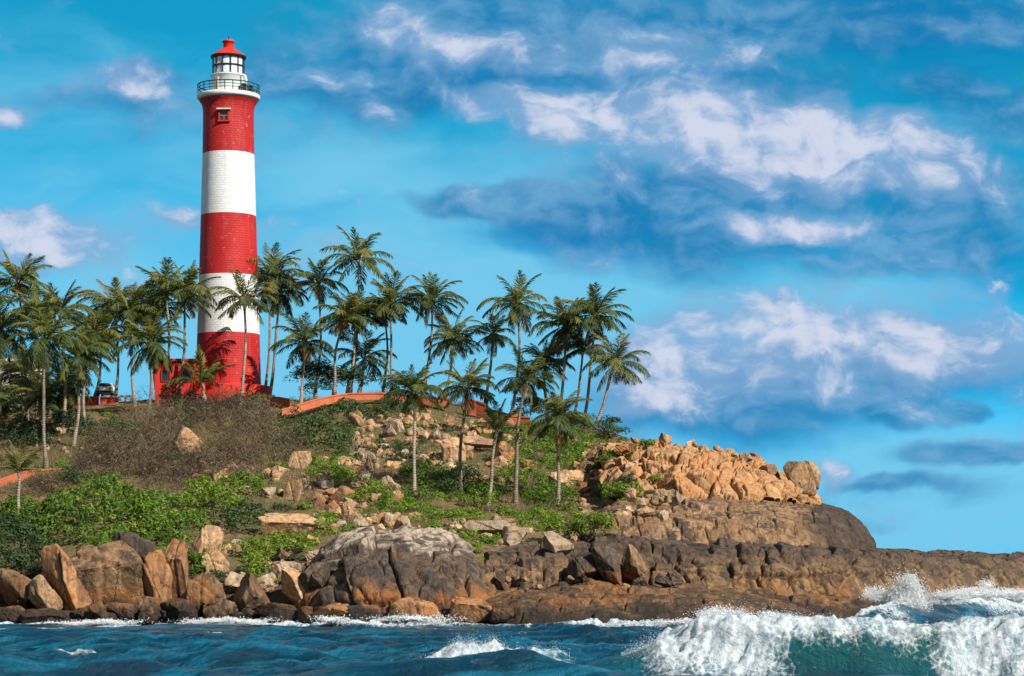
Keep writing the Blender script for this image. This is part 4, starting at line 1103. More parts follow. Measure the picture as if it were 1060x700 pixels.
PALMS = [
 (36, 326, 38, 436, 31, 'full', 3, 5, 0, 0, 'palm squeezed between the tallest palm and the stiff fronded palm of the left grove'),
 (68, 398, 62, 446, 29, 'shaggy', 2, 1, 1, 1, 'short palm with yellow hanging fronds low in the left grove'),
 (44, 410, 40, 450, 25, 'full', 1, 1, 0, 1, 'small dark palm low between the pale house and the red boundary wall'),
 (-22, 318, -20, 436, 34, 'full', 2, 2, 0, 0, 'palm mostly outside the left edge, only its frond tips in view'),  # crown x, y, base x, y, reach (px), style, bend (px), depth offset or None, nuts, dead, label
 (18, 294, 22, 428, 35, 'full', 4, 3, 1, 0, 'tallest palm of the left grove, its crown above the others at the left edge'),
 (47, 352, 48, 484, 36, 'shaggy', -3, 0, 1, 1, 'palm with orange coconuts whose long pale trunk ends behind the left terracotta wall'),
 (61, 324, 66, 448, 34, 'full', 3, 6, 0, 0, 'palm with stiff upright fronds right of the tallest palm of the left grove'),
 (80, 372, 76, 462, 35, 'shaggy', 4, 0, 1, 1, 'palm with a thin brown trunk and hanging dead fronds left of the red shed'),
 (96, 352, 88, 448, 33, 'full', -4, 2, 1, 1, 'palm with a pale trunk just left of the red shed'),
 (25, 388, 27, 442, 31, 'full', 2, 1, 0, 1, 'low palm in front of the pale house'),
 (0, 344, -6, 440, 37, 'shaggy', 4, 4, 1, 0, 'palm cut by the left edge of the picture below the tallest crown'),
 (2, 414, -4, 452, 28, 'full', 0, 0, 0, 1, 'short palm with orange dying fronds at the left edge under the pale house'),
 (19, 487, 19, 546, 28, 'young', 0, None, 0, 0, 'young palm with a slim trunk in front of the left terracotta wall'),
 (118, 318, 120, 410, 31, 'full', 3, 6, 0, 0, 'dark palm whose leaning fronds open the gap of sky in the left grove'),
 (135, 326, 140, 421, 33, 'full', -2, 3, 0, 1, 'dark dense palm behind the white balustrade'),
 (106, 345, 98, 412, 29, 'full', 3, 8, 0, 0, 'far dark palm directly behind the red shed'),
 (155, 356, 154, 430, 34, 'shaggy', 2, 0, 1, 1, 'yellowish bushy palm with hanging fronds in front of the left end of the red annex'),
 (171, 302, 173, 413, 33, 'full', 3, 2, 0, 0, 'tall palm with upright crown behind the red annex'),
 (192, 304, 185, 411, 34, 'full', 3, -4, 1, 1, 'tall palm with pale trunk in front of the red annex, touching the tower'),
 (160, 322, 163, 413, 29, 'full', -3, 7, 0, 0, 'far palm filling the gap left of the palms before the annex'),
 (209, 396, 211, 411, 33, 'young', 0, -6, 0, 0, 'dwarf dark palm at the left foot of the lighthouse'),
 (253, 310, 248, 421, 33, 'sparse', 4, -9, 0, 0, 'thin palm with a pale slender trunk in front of the lighthouse'),
 (281, 286, 273, 422, 36, 'full', 3, 'tower', 1, 0, 'tall palm touching the right side of the lighthouse'),
 (289, 302, 278, 404, 29, 'shaggy', 3, 'tower', 0, 0, 'second trunk palm half behind the one right of the lighthouse'),
 (316, 355, 311, 418, 34, 'full', 1, 4, 0, 1, 'stocky dark palm at the left end of the ridge wall'),
 (330, 293, 326, 410, 29, 'sparse', 4, 5, 0, 1, 'slim palm with a small crown behind the stocky dark palm'),
 (371, 269, 362, 404, 36, 'sparse', 5, 4, 0, 0, 'highest palm on the ridge with widely spread fronds against the sky'),
 (358, 330, 346, 404, 31, 'full', -3, 0, 1, 1, 'palm with a pale leaning trunk below the highest ridge palm'),
 (369, 327, 360, 404, 30, 'full', 3, 2, 0, 0, 'twin palm leaning beside the pale leaning trunk'),
 (376, 371, 372, 405, 33, 'sparse', 2, 4, 0, 0, 'short palm with stiff spread fronds behind the ridge wall'),
 (405, 314, 406, 402, 33, 'full', -1, 2, 0, 0, 'straight palm above the right part of the ridge wall'),
 (399, 325, 397, 405, 24, 'sparse', 3, 6, 0, 0, 'thin far palm just behind the straight palm of the ridge wall'),
 (448, 312, 438, 404, 31, 'full', 4, 1, 0, 1, 'palm with a curved trunk at the right end of the ridge wall'),
 (470, 352, 460, 408, 32, 'full', 3, 2, 0, 1, 'leaning palm with thick leaf bases right of the curved trunk palm'),
 (428, 406, 428, 516, 33, 'full', 1, None, 0, 1, 'palm on the slope before the ridge wall with an upright pale trunk'),
 (485, 402, 476, 512, 33, 'full', -2, None, 0, 1, 'palm on the slope among the tan rockfall, crown against the sky'),
 (511, 347, 502, 418, 26, 'sparse', 2, 2, 0, 1, 'slim palm with a ragged small crown and a grey leaning trunk'),
 (536, 315, 528, 434, 35, 'sparse', 6, 3, 0, 1, 'tall solitary palm with open crown right of the ragged slim palm'),
 (514, 446, 505, 524, 29, 'young', 1, None, 0, 0, 'young palm with long upright fronds low on the slope'),
 (545, 394, 534, 522, 31, 'full', -3, None, 0, 1, 'palm with a slender pale trunk between the young palm and the fan palm'),
 (585, 338, 575, 442, 34, 'shaggy', 5, 0, 1, 1, 'palm with a thick tan trunk and orange leaf bases'),
 (616, 328, 602, 444, 36, 'full', 4, 2, 1, 1, 'tallest palm of the right cluster, yellow leaf bases'),
 (603, 362, 590, 440, 27, 'full', 5, 4, 0, 0, 'dark thin palm between the two tallest of the right cluster'),
 (638, 376, 615, 445, 34, 'sparse', 3, 1, 0, 1, 'rightmost palm, its slender trunk leaning out over the slope'),
 (578, 434, 577, 522, 36, 'full', 1, None, 0, 1, 'low fan crowned palm at the right end of the palms on the slope'),
 (564, 377, 569, 436, 29, 'full', -3, 3, 0, 0, 'dark short palm behind the thick tan trunk'),
]
prng = random.Random(3)
def palm(cx, cy, bx, by, reach, style, bend, dy, nuts, dead, label):
    rpy, rY = ridge(bx)
    if dy == 'tower': Y = 238.0; by = max(by - 5, rpy + 1)
    elif dy is None: Y = ground_Y(bx, by)
    elif by > rpy + 4: Y = ground_Y(bx, by) + min(dy, 0) * 0 
    else: Y = rY + dy
    s = PXM(Y)
    B = Wp(bx, by, Y)
    C = Wp(cx, cy, Y + prng.uniform(-1.2, 1.2))
    root = empty('palm_tree', B, label, 'palm tree')
    D = C - B; n = 22
    u = np.linspace(0, 1, n)
    P = np.outer(u, D)
    P[:, 0] += bend * s * np.sin(np.pi * u) + .04 * np.sin(u * 9 + cx)
    P[:, 0] += -(D[0]) * .25 * np.sin(np.pi * u) * u
    P[0, 2] -= .6
    r0 = .155 * prng.uniform(.9, 1.1)
    rad = r0 * (1 - .36 * u) + .12 * np.exp(-u * 14) + .05 * np.exp(-((1 - u) * 12) ** 2)
    m = MB(); m.tube(P, rad, 9); m.build('trunk', M['trunk'], root, None, True)
    k = reach * s / (2.75 if bx < 240 else 2.85)
    rz = prng.uniform(0, 6.28)
    tilt = max(-.25, min(.25, (P[-1, 0] - P[-4, 0]) / max(.2, P[-1, 2] - P[-4, 2])))
    def put(name, me, sc_=1.0):
        o = link(name, me, root, tuple(P[-1])); o.scale = (k * sc_,) * 3; o.rotation_euler = (prng.uniform(-.1, .1), tilt * .7 + prng.uniform(-.06, .06), rz)
        return o
    put('crown', prng.choice(CROWN[style]))
    if nuts: put('coconuts', prng.choice(NUTS), 1.15)
    if dead: put('dead_fronds', prng.choice(DEAD), .9)
for a in PALMS: palm(*a)

# ------------------------------------------------------------------ shrubs, creepers, thicket
def terrain_points(px, py):
    Y = np.array([ground_Y(a, b) for a, b in zip(px, py)])
    return np.stack([(px - CX) * Y / F, Y, H + (YH - py) * Y / F], 1)
def leaf_quads(P, N, size, rng, width=.5):
    """one bent leaf of two triangles at each point"""
    n = len(P)
    a = rng.normal(size=(n, 3)); T = a - (a * N).sum(1)[:, None] * N; T /= np.linalg.norm(T, axis=1)[:, None] + 1e-9
    B = np.cross(N, T)
    L = size * rng.uniform(.45, 1.45, n)[:, None]
    V = np.stack([P - T * L * .5, P + B * L * width * .5 - N * L * .08, P + T * L * .5, P - B * L * width * .5 - N * L * .08], 1).reshape(-1, 3)
    k = np.arange(n)[:, None] * 4
    return V, np.concatenate([k + np.array([[0, 1, 2]]), k + np.array([[0, 2, 3]])])
def patch_outline(rng, n, seed):
    """random points in a unit disc with an uneven edge"""
    a = rng.uniform(0, 2 * np.pi, n); r = np.sqrt(rng.uniform(0, 1, n))
    e = 1 + .26 * np.sin(a * 3 + seed) + .16 * np.sin(a * 5 + seed * 2.3) + .1 * np.sin(a * 9 + seed * 1.7)
    return r * e * np.cos(a), r * e * np.sin(a), r
def shrub(label, cx, cy, rx, ry, hm, mat='leaf', tone=.45, size=.24, dens=1.0, name='shrub', group=None, seed=0, Y=None):
    """foliage over the ground ellipse (cx, cy, rx, ry in photo pixels); hm: height in metres"""
    rng = np.random.default_rng(int(cx * 13 + cy * 7 + seed))
    yb = min(cy + ry * .6, YH + 40)
    Yb = Y or ground_Y(cx, yb)
    s = PXM(Yb); hm = hm * 1.3
    area = (rx * s) * (ry * s * 2.6 + hm) * 3
    ncl = int(np.clip(area * 1.5, 14, 420))
    u, v, r = patch_outline(rng, ncl, cx)
    px = cx + u * rx; py = cy + v * ry
    if Y is None: G = terrain_points(px, np.minimum(py, 640))
    else:
        G = np.stack([(px - CX) * s, Y + v * -ry * s * 1.6, H + (YH - (cy + ry * .75 - v * -ry * .45 * -1)) * s + 0 * px], 1)
    cr = rng.uniform(.38, .75, ncl) * min(1.2, .55 + hm * .4)
    top = hm * np.sqrt(np.clip(1 - r ** 2 * .85, 0, 1)) * rng.uniform(.55, 1.1, ncl)
    C = G.copy(); C[:, 2] += np.maximum(top - cr * .6, .1) if Y is None else hm * rng.uniform(0, 1, ncl) * np.sqrt(np.clip(1 - r ** 2, .05, 1))
    nlf = int(58 * dens * (.24 / size) ** 1.5)
    idx = np.repeat(np.arange(ncl), nlf); n = len(idx)
    d = rng.normal(size=(n, 3)); d /= np.linalg.norm(d, axis=1)[:, None]
    d[:, 2] = np.where(d[:, 2] < -.3, -d[:, 2], d[:, 2])
    rad = cr[idx] * rng.uniform(.55, 1.05, n) ** .5
    P = C[idx] + d * rad[:, None] * np.array([1.05, 1.05, .75])
    N = d + rng.normal(0, .45, (n, 3)) + np.array([0, 0, .35]); N /= np.linalg.norm(N, axis=1)[:, None]
    V, q = leaf_quads(P, N, size, rng)
    clt = tone + rng.normal(0, .13, ncl)
    t = np.clip(np.tile(clt[idx] + rng.normal(0, .12, n), 2), 0, 1)
    B = Wp(cx, yb, Yb)
    root = link(name, mesh(name, V - B, [q], M[mat], False, None, {'tint': ('FACE', t)}), None, B)
    return tag(root, label, 'shrub' if name != 'creeper' else 'creeper', group)
def thicket(label, cx, cy, rx, ry, hm, tone=.4, dens=1.0, group=None):
    rng = np.random.default_rng(int(cx * 17 + cy * 3))
    Yb = ground_Y(cx, cy + ry * .5); s = PXM(Yb)
    n0 = int(6500 * dens * (rx * ry) / (40 * 30))
    st = int(n0 / 40)
    u, v, r = patch_outline(rng, st, cy)
    G = terrain_points(cx + u * rx, cy + v * ry)
    G[:, 2] -= .1
    idx = np.repeat(np.arange(st), 40); n = len(idx)
    hh = hm * np.sqrt(np.clip(1 - r ** 2 * .8, .05, 1)) * rng.uniform(.35, 1.5, st)
    f = rng.uniform(0.05, 1, n) ** .8
    spread = rng.normal(0, 1, (n, 2)) * (.12 + .42 * f)[:, None]
    P = G[idx] + np.stack([spread[:, 0], spread[:, 1], f * hh[idx]], 1)
    D = np.stack([spread[:, 0] * 1.2 + rng.normal(0, .35, n), spread[:, 1] * 1.2 + rng.normal(0, .35, n), rng.uniform(.1, 1.0, n)], 1)
    D /= np.linalg.norm(D, axis=1)[:, None]
    L = rng.uniform(.3, 1.05, n)[:, None]
    W_ = np.cross(D, rng.normal(size=(n, 3))); W_ /= np.linalg.norm(W_, axis=1)[:, None] + 1e-9
    w = rng.uniform(.012, .034, n)[:, None]
    V = np.stack([P - D * L * .5 - W_ * w, P - D * L * .5 + W_ * w, P + D * L * .5], 1).reshape(-1, 3)
    q = np.arange(n * 3).reshape(-1, 3)
    t = np.clip(tone + (.22 * fbm(G * .55, 3, 12) + rng.normal(0, .12, st))[idx] + rng.normal(0, .08, n), 0, .86)
    # a few small leaves left on the twigs
    nl = n // 5; pick = rng.integers(0, n, nl)
    Nn = rng.normal(size=(nl, 3)); Nn /= np.linalg.norm(Nn, axis=1)[:, None]
    V2, q2 = leaf_quads(P[pick] + D[pick] * L[pick] * .4, Nn, .16, rng)
    t2 = np.clip(np.tile(rng.normal(.8, .2, nl), 2), .3, 1)
    B = Wp(cx, cy + ry * .5, Yb)
    o = link('dry_shrub', mesh('dry_shrub', np.vstack([V, V2]) - B, [np.vstack([q, q2 + len(V)])], M['twig'], False, None, {'tint': ('FACE', np.concatenate([t, t2]))}), None, B)
    return tag(o, label, 'shrub', group)

TH = 'dry shrubs of the brown thicket below the lighthouse'
for a in [
 ('leafless purplish brown shrub at the top of the thicket under the lighthouse', 228, 440, 44, 17, 2.9, .34),
 ('brown shrub at the right end of the thicket, beside the blue green bush', 268, 458, 32, 24, 3.0, .46),
 ('brown shrub below the pale thicket boulder', 232, 484, 40, 18, 2.4, .42),
 ('olive brown shrub under the red annex', 165, 442, 40, 16, 2.6, .56),
 ('dark brown shrub at the left end of the thicket above the leafy bank', 108, 484, 34, 18, 2.4, .30),
 ('rusty olive shrub in the middle of the thicket', 142, 468, 36, 22, 2.8, .5),
 ('brown shrub directly left of the pale thicket boulder', 178, 490, 34, 22, 2.4, .40),
 ('low dry shrub under the left terracotta wall', 50, 508, 30, 12, 1.3, .44),
 ('dry shrub hanging over the rocks left of the upright stones', 300, 470, 16, 18, 1.6, .48),
]: thicket(*a, group=TH)

for a in [  # label, cx, cy, rx, ry, height, material, tone, leaf size
 ('leafy green shrub bank above the broad brown boulder', 150, 545, 36, 20, 1.8, 'leaf', .50, .30),
 ('bright leafy shrub in the middle of the left green bank', 105, 532, 34, 22, 2.0, 'leaf', .48, .30),
 ('leafy shrub left of the bright one, behind the tall orange tan boulder', 62, 548, 32, 20, 1.8, 'leaf', .44, .30),
 ('olive bush at the upper left edge of the dry thicket', 118, 450, 24, 10, 1.2, 'darkleaf', .86, .22),
 ('dull green bush in the upper middle of the dry thicket', 196, 436, 18, 8, 1.3, 'darkleaf', .74, .22),
 ('green bush at the lower edge of the dry thicket', 250, 506, 26, 9, 1.0, 'leaf', .5, .22),
 ('dark green bush at the left end of the ridge wall', 302, 436, 20, 7, 1.1, 'darkleaf', .74, .22),
 ('green bush in front of the middle of the ridge wall', 352, 424, 26, 6, .9, 'darkleaf', .78, .22),
 ('green bush before the right part of the ridge wall', 404, 424, 26, 6, .9, 'darkleaf', .7, .22),
 ('leafy shrub at the extreme left edge under the young palm', -34, 552, 42, 18, 1.8, 'leaf', .46, .28),
 ('dark bush at the extreme left edge above the first waterline boulder', -40, 592, 38, 20, 1.9, 'darkleaf', .6, .26),
 ('low leafy shrub hanging over the top of the broad brown boulder', 112, 566, 34, 9, 1.0, 'leaf', .44, .26),
 ('low leafy shrub behind the rust red wedge boulder', 160, 562, 24, 9, 1.0, 'leaf', .40, .26),
 ('bright low shrub below the flat tan slab', 306, 566, 24, 9, .7, 'leaf', .60, .2),
 ('bright green strip of creeper above the pale cliff top stones', 470, 540, 34, 8, .6, 'leaf', .62, .18),
 ('dark leafy bush at the left edge above the waterline rocks', 14, 580, 34, 26, 2.0, 'darkleaf', .62, .26),
 ('dark green bush between left edge bush and tall orange tan boulder', 42, 586, 20, 18, 1.5, 'darkleaf', .58, .26),
 ('leafy shrub round the slim trunk of the young left palm', 18, 548, 30, 18, 1.6, 'leaf', .36, .28),
 ('green shrub below the brown thicket in the middle left', 215, 526, 38, 16, 1.5, 'leaf', .52, .26),
 ('dark green shrub above the split tan boulder', 250, 545, 34, 12, 1.3, 'darkleaf', .70, .26),
 ('rounded green shrub between the bank and the split boulder', 190, 552, 18, 14, 1.3, 'leaf', .40, .26),
 ('small ivy green bush between upright orange slab and narrow leaning boulder', 206, 588, 14, 17, 1.0, 'leaf', .36, .22),
 ('yellowish green creeper spread over the lower left slope', 268, 574, 36, 15, .7, 'leaf', .60, .20),
 ('small creeper patch above the stout brown block', 268, 597, 20, 10, .5, 'leaf', .52, .18),
 ('bright green bush on the right end of the flat tan slab', 340, 549, 20, 9, .9, 'leaf', .64, .18),
 ('big blue green spiky bush under the ridge wall', 331, 455, 42, 21, 1.3, 'darkleaf', .78, .30),
 ('dark green bush right of the spiky bush under the ridge wall', 380, 432, 24, 8, .8, 'darkleaf', .66, .26),
 ('bright green bush below the spiky bush', 344, 496, 24, 17, 1.1, 'leaf', .66, .18),
 ('yellow green bush over the orange leaning boulder', 395, 517, 32, 12, .9, 'leaf', .64, .18),
 ('green creeper above the pale cliff top', 415, 532, 42, 12, .7, 'leaf', .62, .18),
 ('dark green bush at the foot of the upright pale trunk', 442, 505, 26, 16, 1.2, 'leaf', .36, .22),
 ('dark dense bush at the foot of the rockfall palm', 476, 508, 22, 16, 1.4, 'darkleaf', .62, .22),
 ('green shrubs between the rockfall palm and the young palm', 496, 520, 26, 14, 1.1, 'leaf', .46, .20),
 ('sunny green creeper round the slender trunk palm', 540, 500, 30, 26, .9, 'leaf', .54, .20),
 ('green bush at the trunk of the low fan palm', 577, 520, 26, 14, 1.1, 'leaf', .40, .22),
 ('wide bright green creeper on the right above the rounded pale boulder', 602, 541, 38, 13, 1.0, 'leaf', .66, .18, 1.2, 'shrub', None, 0, 164.5),
 ('left part of the wide bright creeper, over the pale slabs', 558, 541, 24, 11, .8, 'leaf', .62, .18),
 ('isolated creeper patch hanging on the cliff top', 487, 562, 15, 11, .6, 'leaf', .56, .18),
 ('low creeper strip left of the hanging patch', 515, 560, 14, 5, .4, 'leaf', .55, .16),
 ('sunlit green shrub on the slope under the right palm cluster', 597, 470, 34, 22, 1.2, 'leaf', .56, .20),
 ('rounded olive knoll bush on the skyline at the foot of the rightmost palm', 634, 449, 18, 9, 1.2, 'darkleaf', .66, .22),
 ('olive skyline bush under the right palm cluster', 590, 446, 30, 9, 1.2, 'darkleaf', .62, .22),
 ('low green shrub near the pinkish wall', 545, 455, 34, 14, 1.0, 'leaf', .42, .20),
 ('grassy knoll bush above the pinkish wall', 545, 428, 22, 7, 1.2, 'darkleaf', .60, .20),
 ('upper bush on the tan outcrop slope', 646, 473, 22, 13, 1.0, 'leaf', .50, .20, 1.0, 'shrub', None, 0, 190),
 ('lower bush on the tan outcrop slope', 642, 506, 24, 12, .8, 'leaf', .58, .18, 1.0, 'shrub', None, 0, 179),
 ('dark shrub at the left foot of the lighthouse', 196, 416, 24, 8, 1.3, 'darkleaf', .62, .24),
 ('olive shrub below the plinth of the lighthouse', 258, 421, 34, 7, 1.0, 'darkleaf', .72, .22),
 ('dark bush behind the stocky palm of the ridge wall', 330, 404, 26, 9, 2.6, 'darkleaf', .40, .19, 1.3),
 ('dark bush behind the ridge wall under the leaning trunks', 362, 402, 22, 5, 1.7, 'darkleaf', .44, .19, 1.3),
 ('dark bush behind the right end of the ridge wall', 418, 405, 20, 4, 1.2, 'darkleaf', .48, .19, 1.3),
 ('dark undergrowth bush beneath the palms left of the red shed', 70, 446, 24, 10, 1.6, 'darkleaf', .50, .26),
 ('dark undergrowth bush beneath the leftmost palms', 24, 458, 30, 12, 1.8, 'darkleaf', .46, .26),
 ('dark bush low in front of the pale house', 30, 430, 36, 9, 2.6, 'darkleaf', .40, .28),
 ('bush between terracotta wall end and dry thicket', 78, 498, 14, 7, 1.0, 'darkleaf', .70, .24),
 ('green scrub in the rockfall beneath the ridge wall', 412, 470, 34, 10, .8, 'darkleaf', .66, .2),
 ('dark scrub in the shade of the rockfall', 440, 488, 30, 12, .8, 'darkleaf', .50, .2),
]: shrub(*a)

# low tufts of beach scrub dotted over the slope
def tufts():
    rng = np.random.default_rng(21); base = []
    for k in range(5):
        n = 420; d = rng.normal(size=(n, 3)); d /= np.linalg.norm(d, axis=1)[:, None]; d[:, 2] = np.abs(d[:, 2])
        P = d * rng.uniform(.5, 1, (n, 1)) * [1, 1, .8] * (1 + .3 * fbm(d * 1.6 + k * 9, 2, k))[:, None]
        N = d + rng.normal(0, .5, (n, 3)); N /= np.linalg.norm(N, axis=1)[:, None]
        V, q = leaf_quads(P, N, .26, rng)
        base.append(mesh('shrub', V, [q], M['leaf' if k < 3 else 'darkleaf'], False, None, {'tint': ('FACE', np.clip(np.tile(.58 + rng.normal(0, .12, n), 2), 0, 1))}))
    for (x0, x1, y0, y1, n, grp) in [(205, 420, 470, 556, 34, 'small green tufts among the tan stones of the middle slope'), (400, 600, 440, 552, 44, 'small green tufts between the palm trunks on the slope'),
                                     (596, 690, 452, 548, 22, 'small green tufts among the rocks of the right slope'), (60, 300, 424, 500, 22, 'small olive tufts in and around the dry thicket'), (200, 330, 556, 606, 14, 'small green tufts between the lower left boulders')]:
        for i in range(n):
            px, py = rng.uniform(x0, x1), rng.uniform(y0, y1)
            Y = ground_Y(px, py)
            if px > 640: Y = 189 - (py - 456) * .2
            o = link('shrub', base[int(rng.integers(0, 5))], None, Wp(px, py, Y)); s_ = rng.uniform(.35, .95)
            o.scale = (s_ * rng.uniform(.9, 1.6), s_, s_ * rng.uniform(.7, 1.1)); o.rotation_euler = (0, 0, rng.uniform(0, 6.3))
            tag(o, grp.replace('tufts', 'tuft', 1), 'shrub', grp)
tufts()

# dry grass that nobody could count
def dry_grass():
    rng = np.random.default_rng(77); n = 120000
    px = rng.uniform(-60, 690, n); py = np.interp(px, _tpx, _tpy[:, 5]) + rng.uniform(-1, 1, n) * 0
    py = py + rng.uniform(0, 1, n) * (np.interp(px, _tpx, _tpy[:, 2]) - py)
    keep = vnoise(np.stack([px / 26, py / 11, 0 * px], 1), 8) > -.15
    px, py = px[keep], py[keep]
    P = terrain_points(px, py); n = len(P)
    D = np.stack([rng.normal(.1, .35, n), rng.normal(0, .35, n), np.ones(n)], 1)
    L = rng.uniform(.2, .65, n)[:, None]; w = .022
    W_ = np.cross(D, rng.normal(size=(n, 3))); W_ /= np.linalg.norm(W_, axis=1)[:, None]
    V = np.stack([P - W_ * w - [0, 0, .1], P + W_ * w - [0, 0, .1], P + D * L], 1).reshape(-1, 3)
    t = np.clip(rng.normal(.72, .16, n), .2, 1)
    o = link('dry_grass', mesh('dry_grass', V, [np.arange(n * 3).reshape(-1, 3)], M['twig'], False, None, {'tint': ('FACE', t)}))
    tag(o, 'tufts of dry straw and olive grass between the rocks and bushes', 'grass', None, 'stuff')
dry_grass()
# ------------------------------------------------------------------ the sea
def water_mat():
    m, t, out = new_mat('sea_water')
    pos = t.n('ShaderNodeNewGeometry').outputs['Position']
    fo = t.n('ShaderNodeAttribute', attribute_name='foam').outputs['Fac']
    th = t.n('ShaderNodeAttribute', attribute_name='lip').outputs['Fac']
    rot = t.n('ShaderNodeVectorRotate', {0: pos, 'Angle': -.45}, rotation_type='Z_AXIS').outputs[0]
    n1 = t.noise(t.vmath('MULTIPLY', rot, (.35, 1.3, 1)), .55, 7, .65, .4)
    c = t.mix(t.ss(n1, .42, .66), (0.001, 0.026, 0.052), (0.008, 0.14, 0.23))  # brighter blue highlight streaks painted into the water colour
    c = t.mix(th, c, (0.008, 0.085, 0.095))
    # ripples
    r1 = t.noise(t.vmath('MULTIPLY', pos, (1.0, .6, 1)), 1.3, 8, .62, .5)
    r2 = t.noise(pos, 5.5, 6, .65, .3)
    hgt = t.math('ADD', r1, t.math('MULTIPLY', r2, .28))
    b = t.n('ShaderNodeBump', {'Height': hgt, 'Strength': .8, 'Distance': .7}).outputs[0]
    w = t.n('ShaderNodeBsdfPrincipled', {'Base Color': c, 'Roughness': .10, 'IOR': 1.33, 'Specular IOR Level': .5, 'Normal': b})
    # foam: broken up by the noise of bubbles and lacing
    fn = t.math('ADD', t.math('MULTIPLY', t.noise(t.vmath('MULTIPLY', pos, (1.5, .8, .55)), 2.4, 9, .68, 1.0), .7), t.math('MULTIPLY', t.noise(pos, 7.0, 6, .7), .3)); fv = t.n('ShaderNodeTexVoronoi', {'Vector': t.vmath('ADD', pos, t.vmath('MULTIPLY', t.n('ShaderNodeTexNoise', {'Vector': pos, 'Scale': 1.8, 'Detail': 4.0}).outputs[1], (.9, .9, .9))), 'Scale': 2.3}, feature='DISTANCE_TO_EDGE').outputs[0]
    lace = t.ss(fv, .16, .0)
    f = t.math('ADD', fo, t.math('ADD', t.math('MULTIPLY', t.math('SUBTRACT', fn, .5), 1.5), t.math('MULTIPLY', t.math('SUBTRACT', lace, .45), .22)))
    f = t.math('MULTIPLY', t.ss(f, .18, .9), t.ss(fo, .03, .16))
    fb = t.n('ShaderNodeBump', {'Height': t.noise(pos, 7, 8, .75), 'Strength': .9, 'Distance': .12, 'Normal': b}).outputs[0]
    fd = t.n('ShaderNodeBsdfPrincipled', {'Base Color': t.mix(t.ss(fn, .38, .6), (.50, .66, .74), (.92, .95, .96)), 'Roughness': .9, 'Specular IOR Level': .2, 'Normal': fb})
    mx = t.n('ShaderNodeMixShader', {0: f, 1: w.outputs[0], 2: fd.outputs[0]})
    t.t.links.new(mx.outputs[0], out.inputs[0])
    return m
def spray_mat():
    m, t, out = new_mat('sea_spray')
    p = t.n('ShaderNodeBsdfPrincipled', {'Base Color': (.93, .95, .96, 1), 'Roughness': .7})
    tr = t.n('ShaderNodeBsdfTranslucent', {'Color': (.93, .95, .96, 1)})
    mx = t.n('ShaderNodeMixShader', {0: .18, 1: p.outputs[0], 2: tr.outputs[0]})
    t.t.links.new(mx.outputs[0], out.inputs[0])
    return m
M['water'] = water_mat(); M['spray'] = spray_mat()

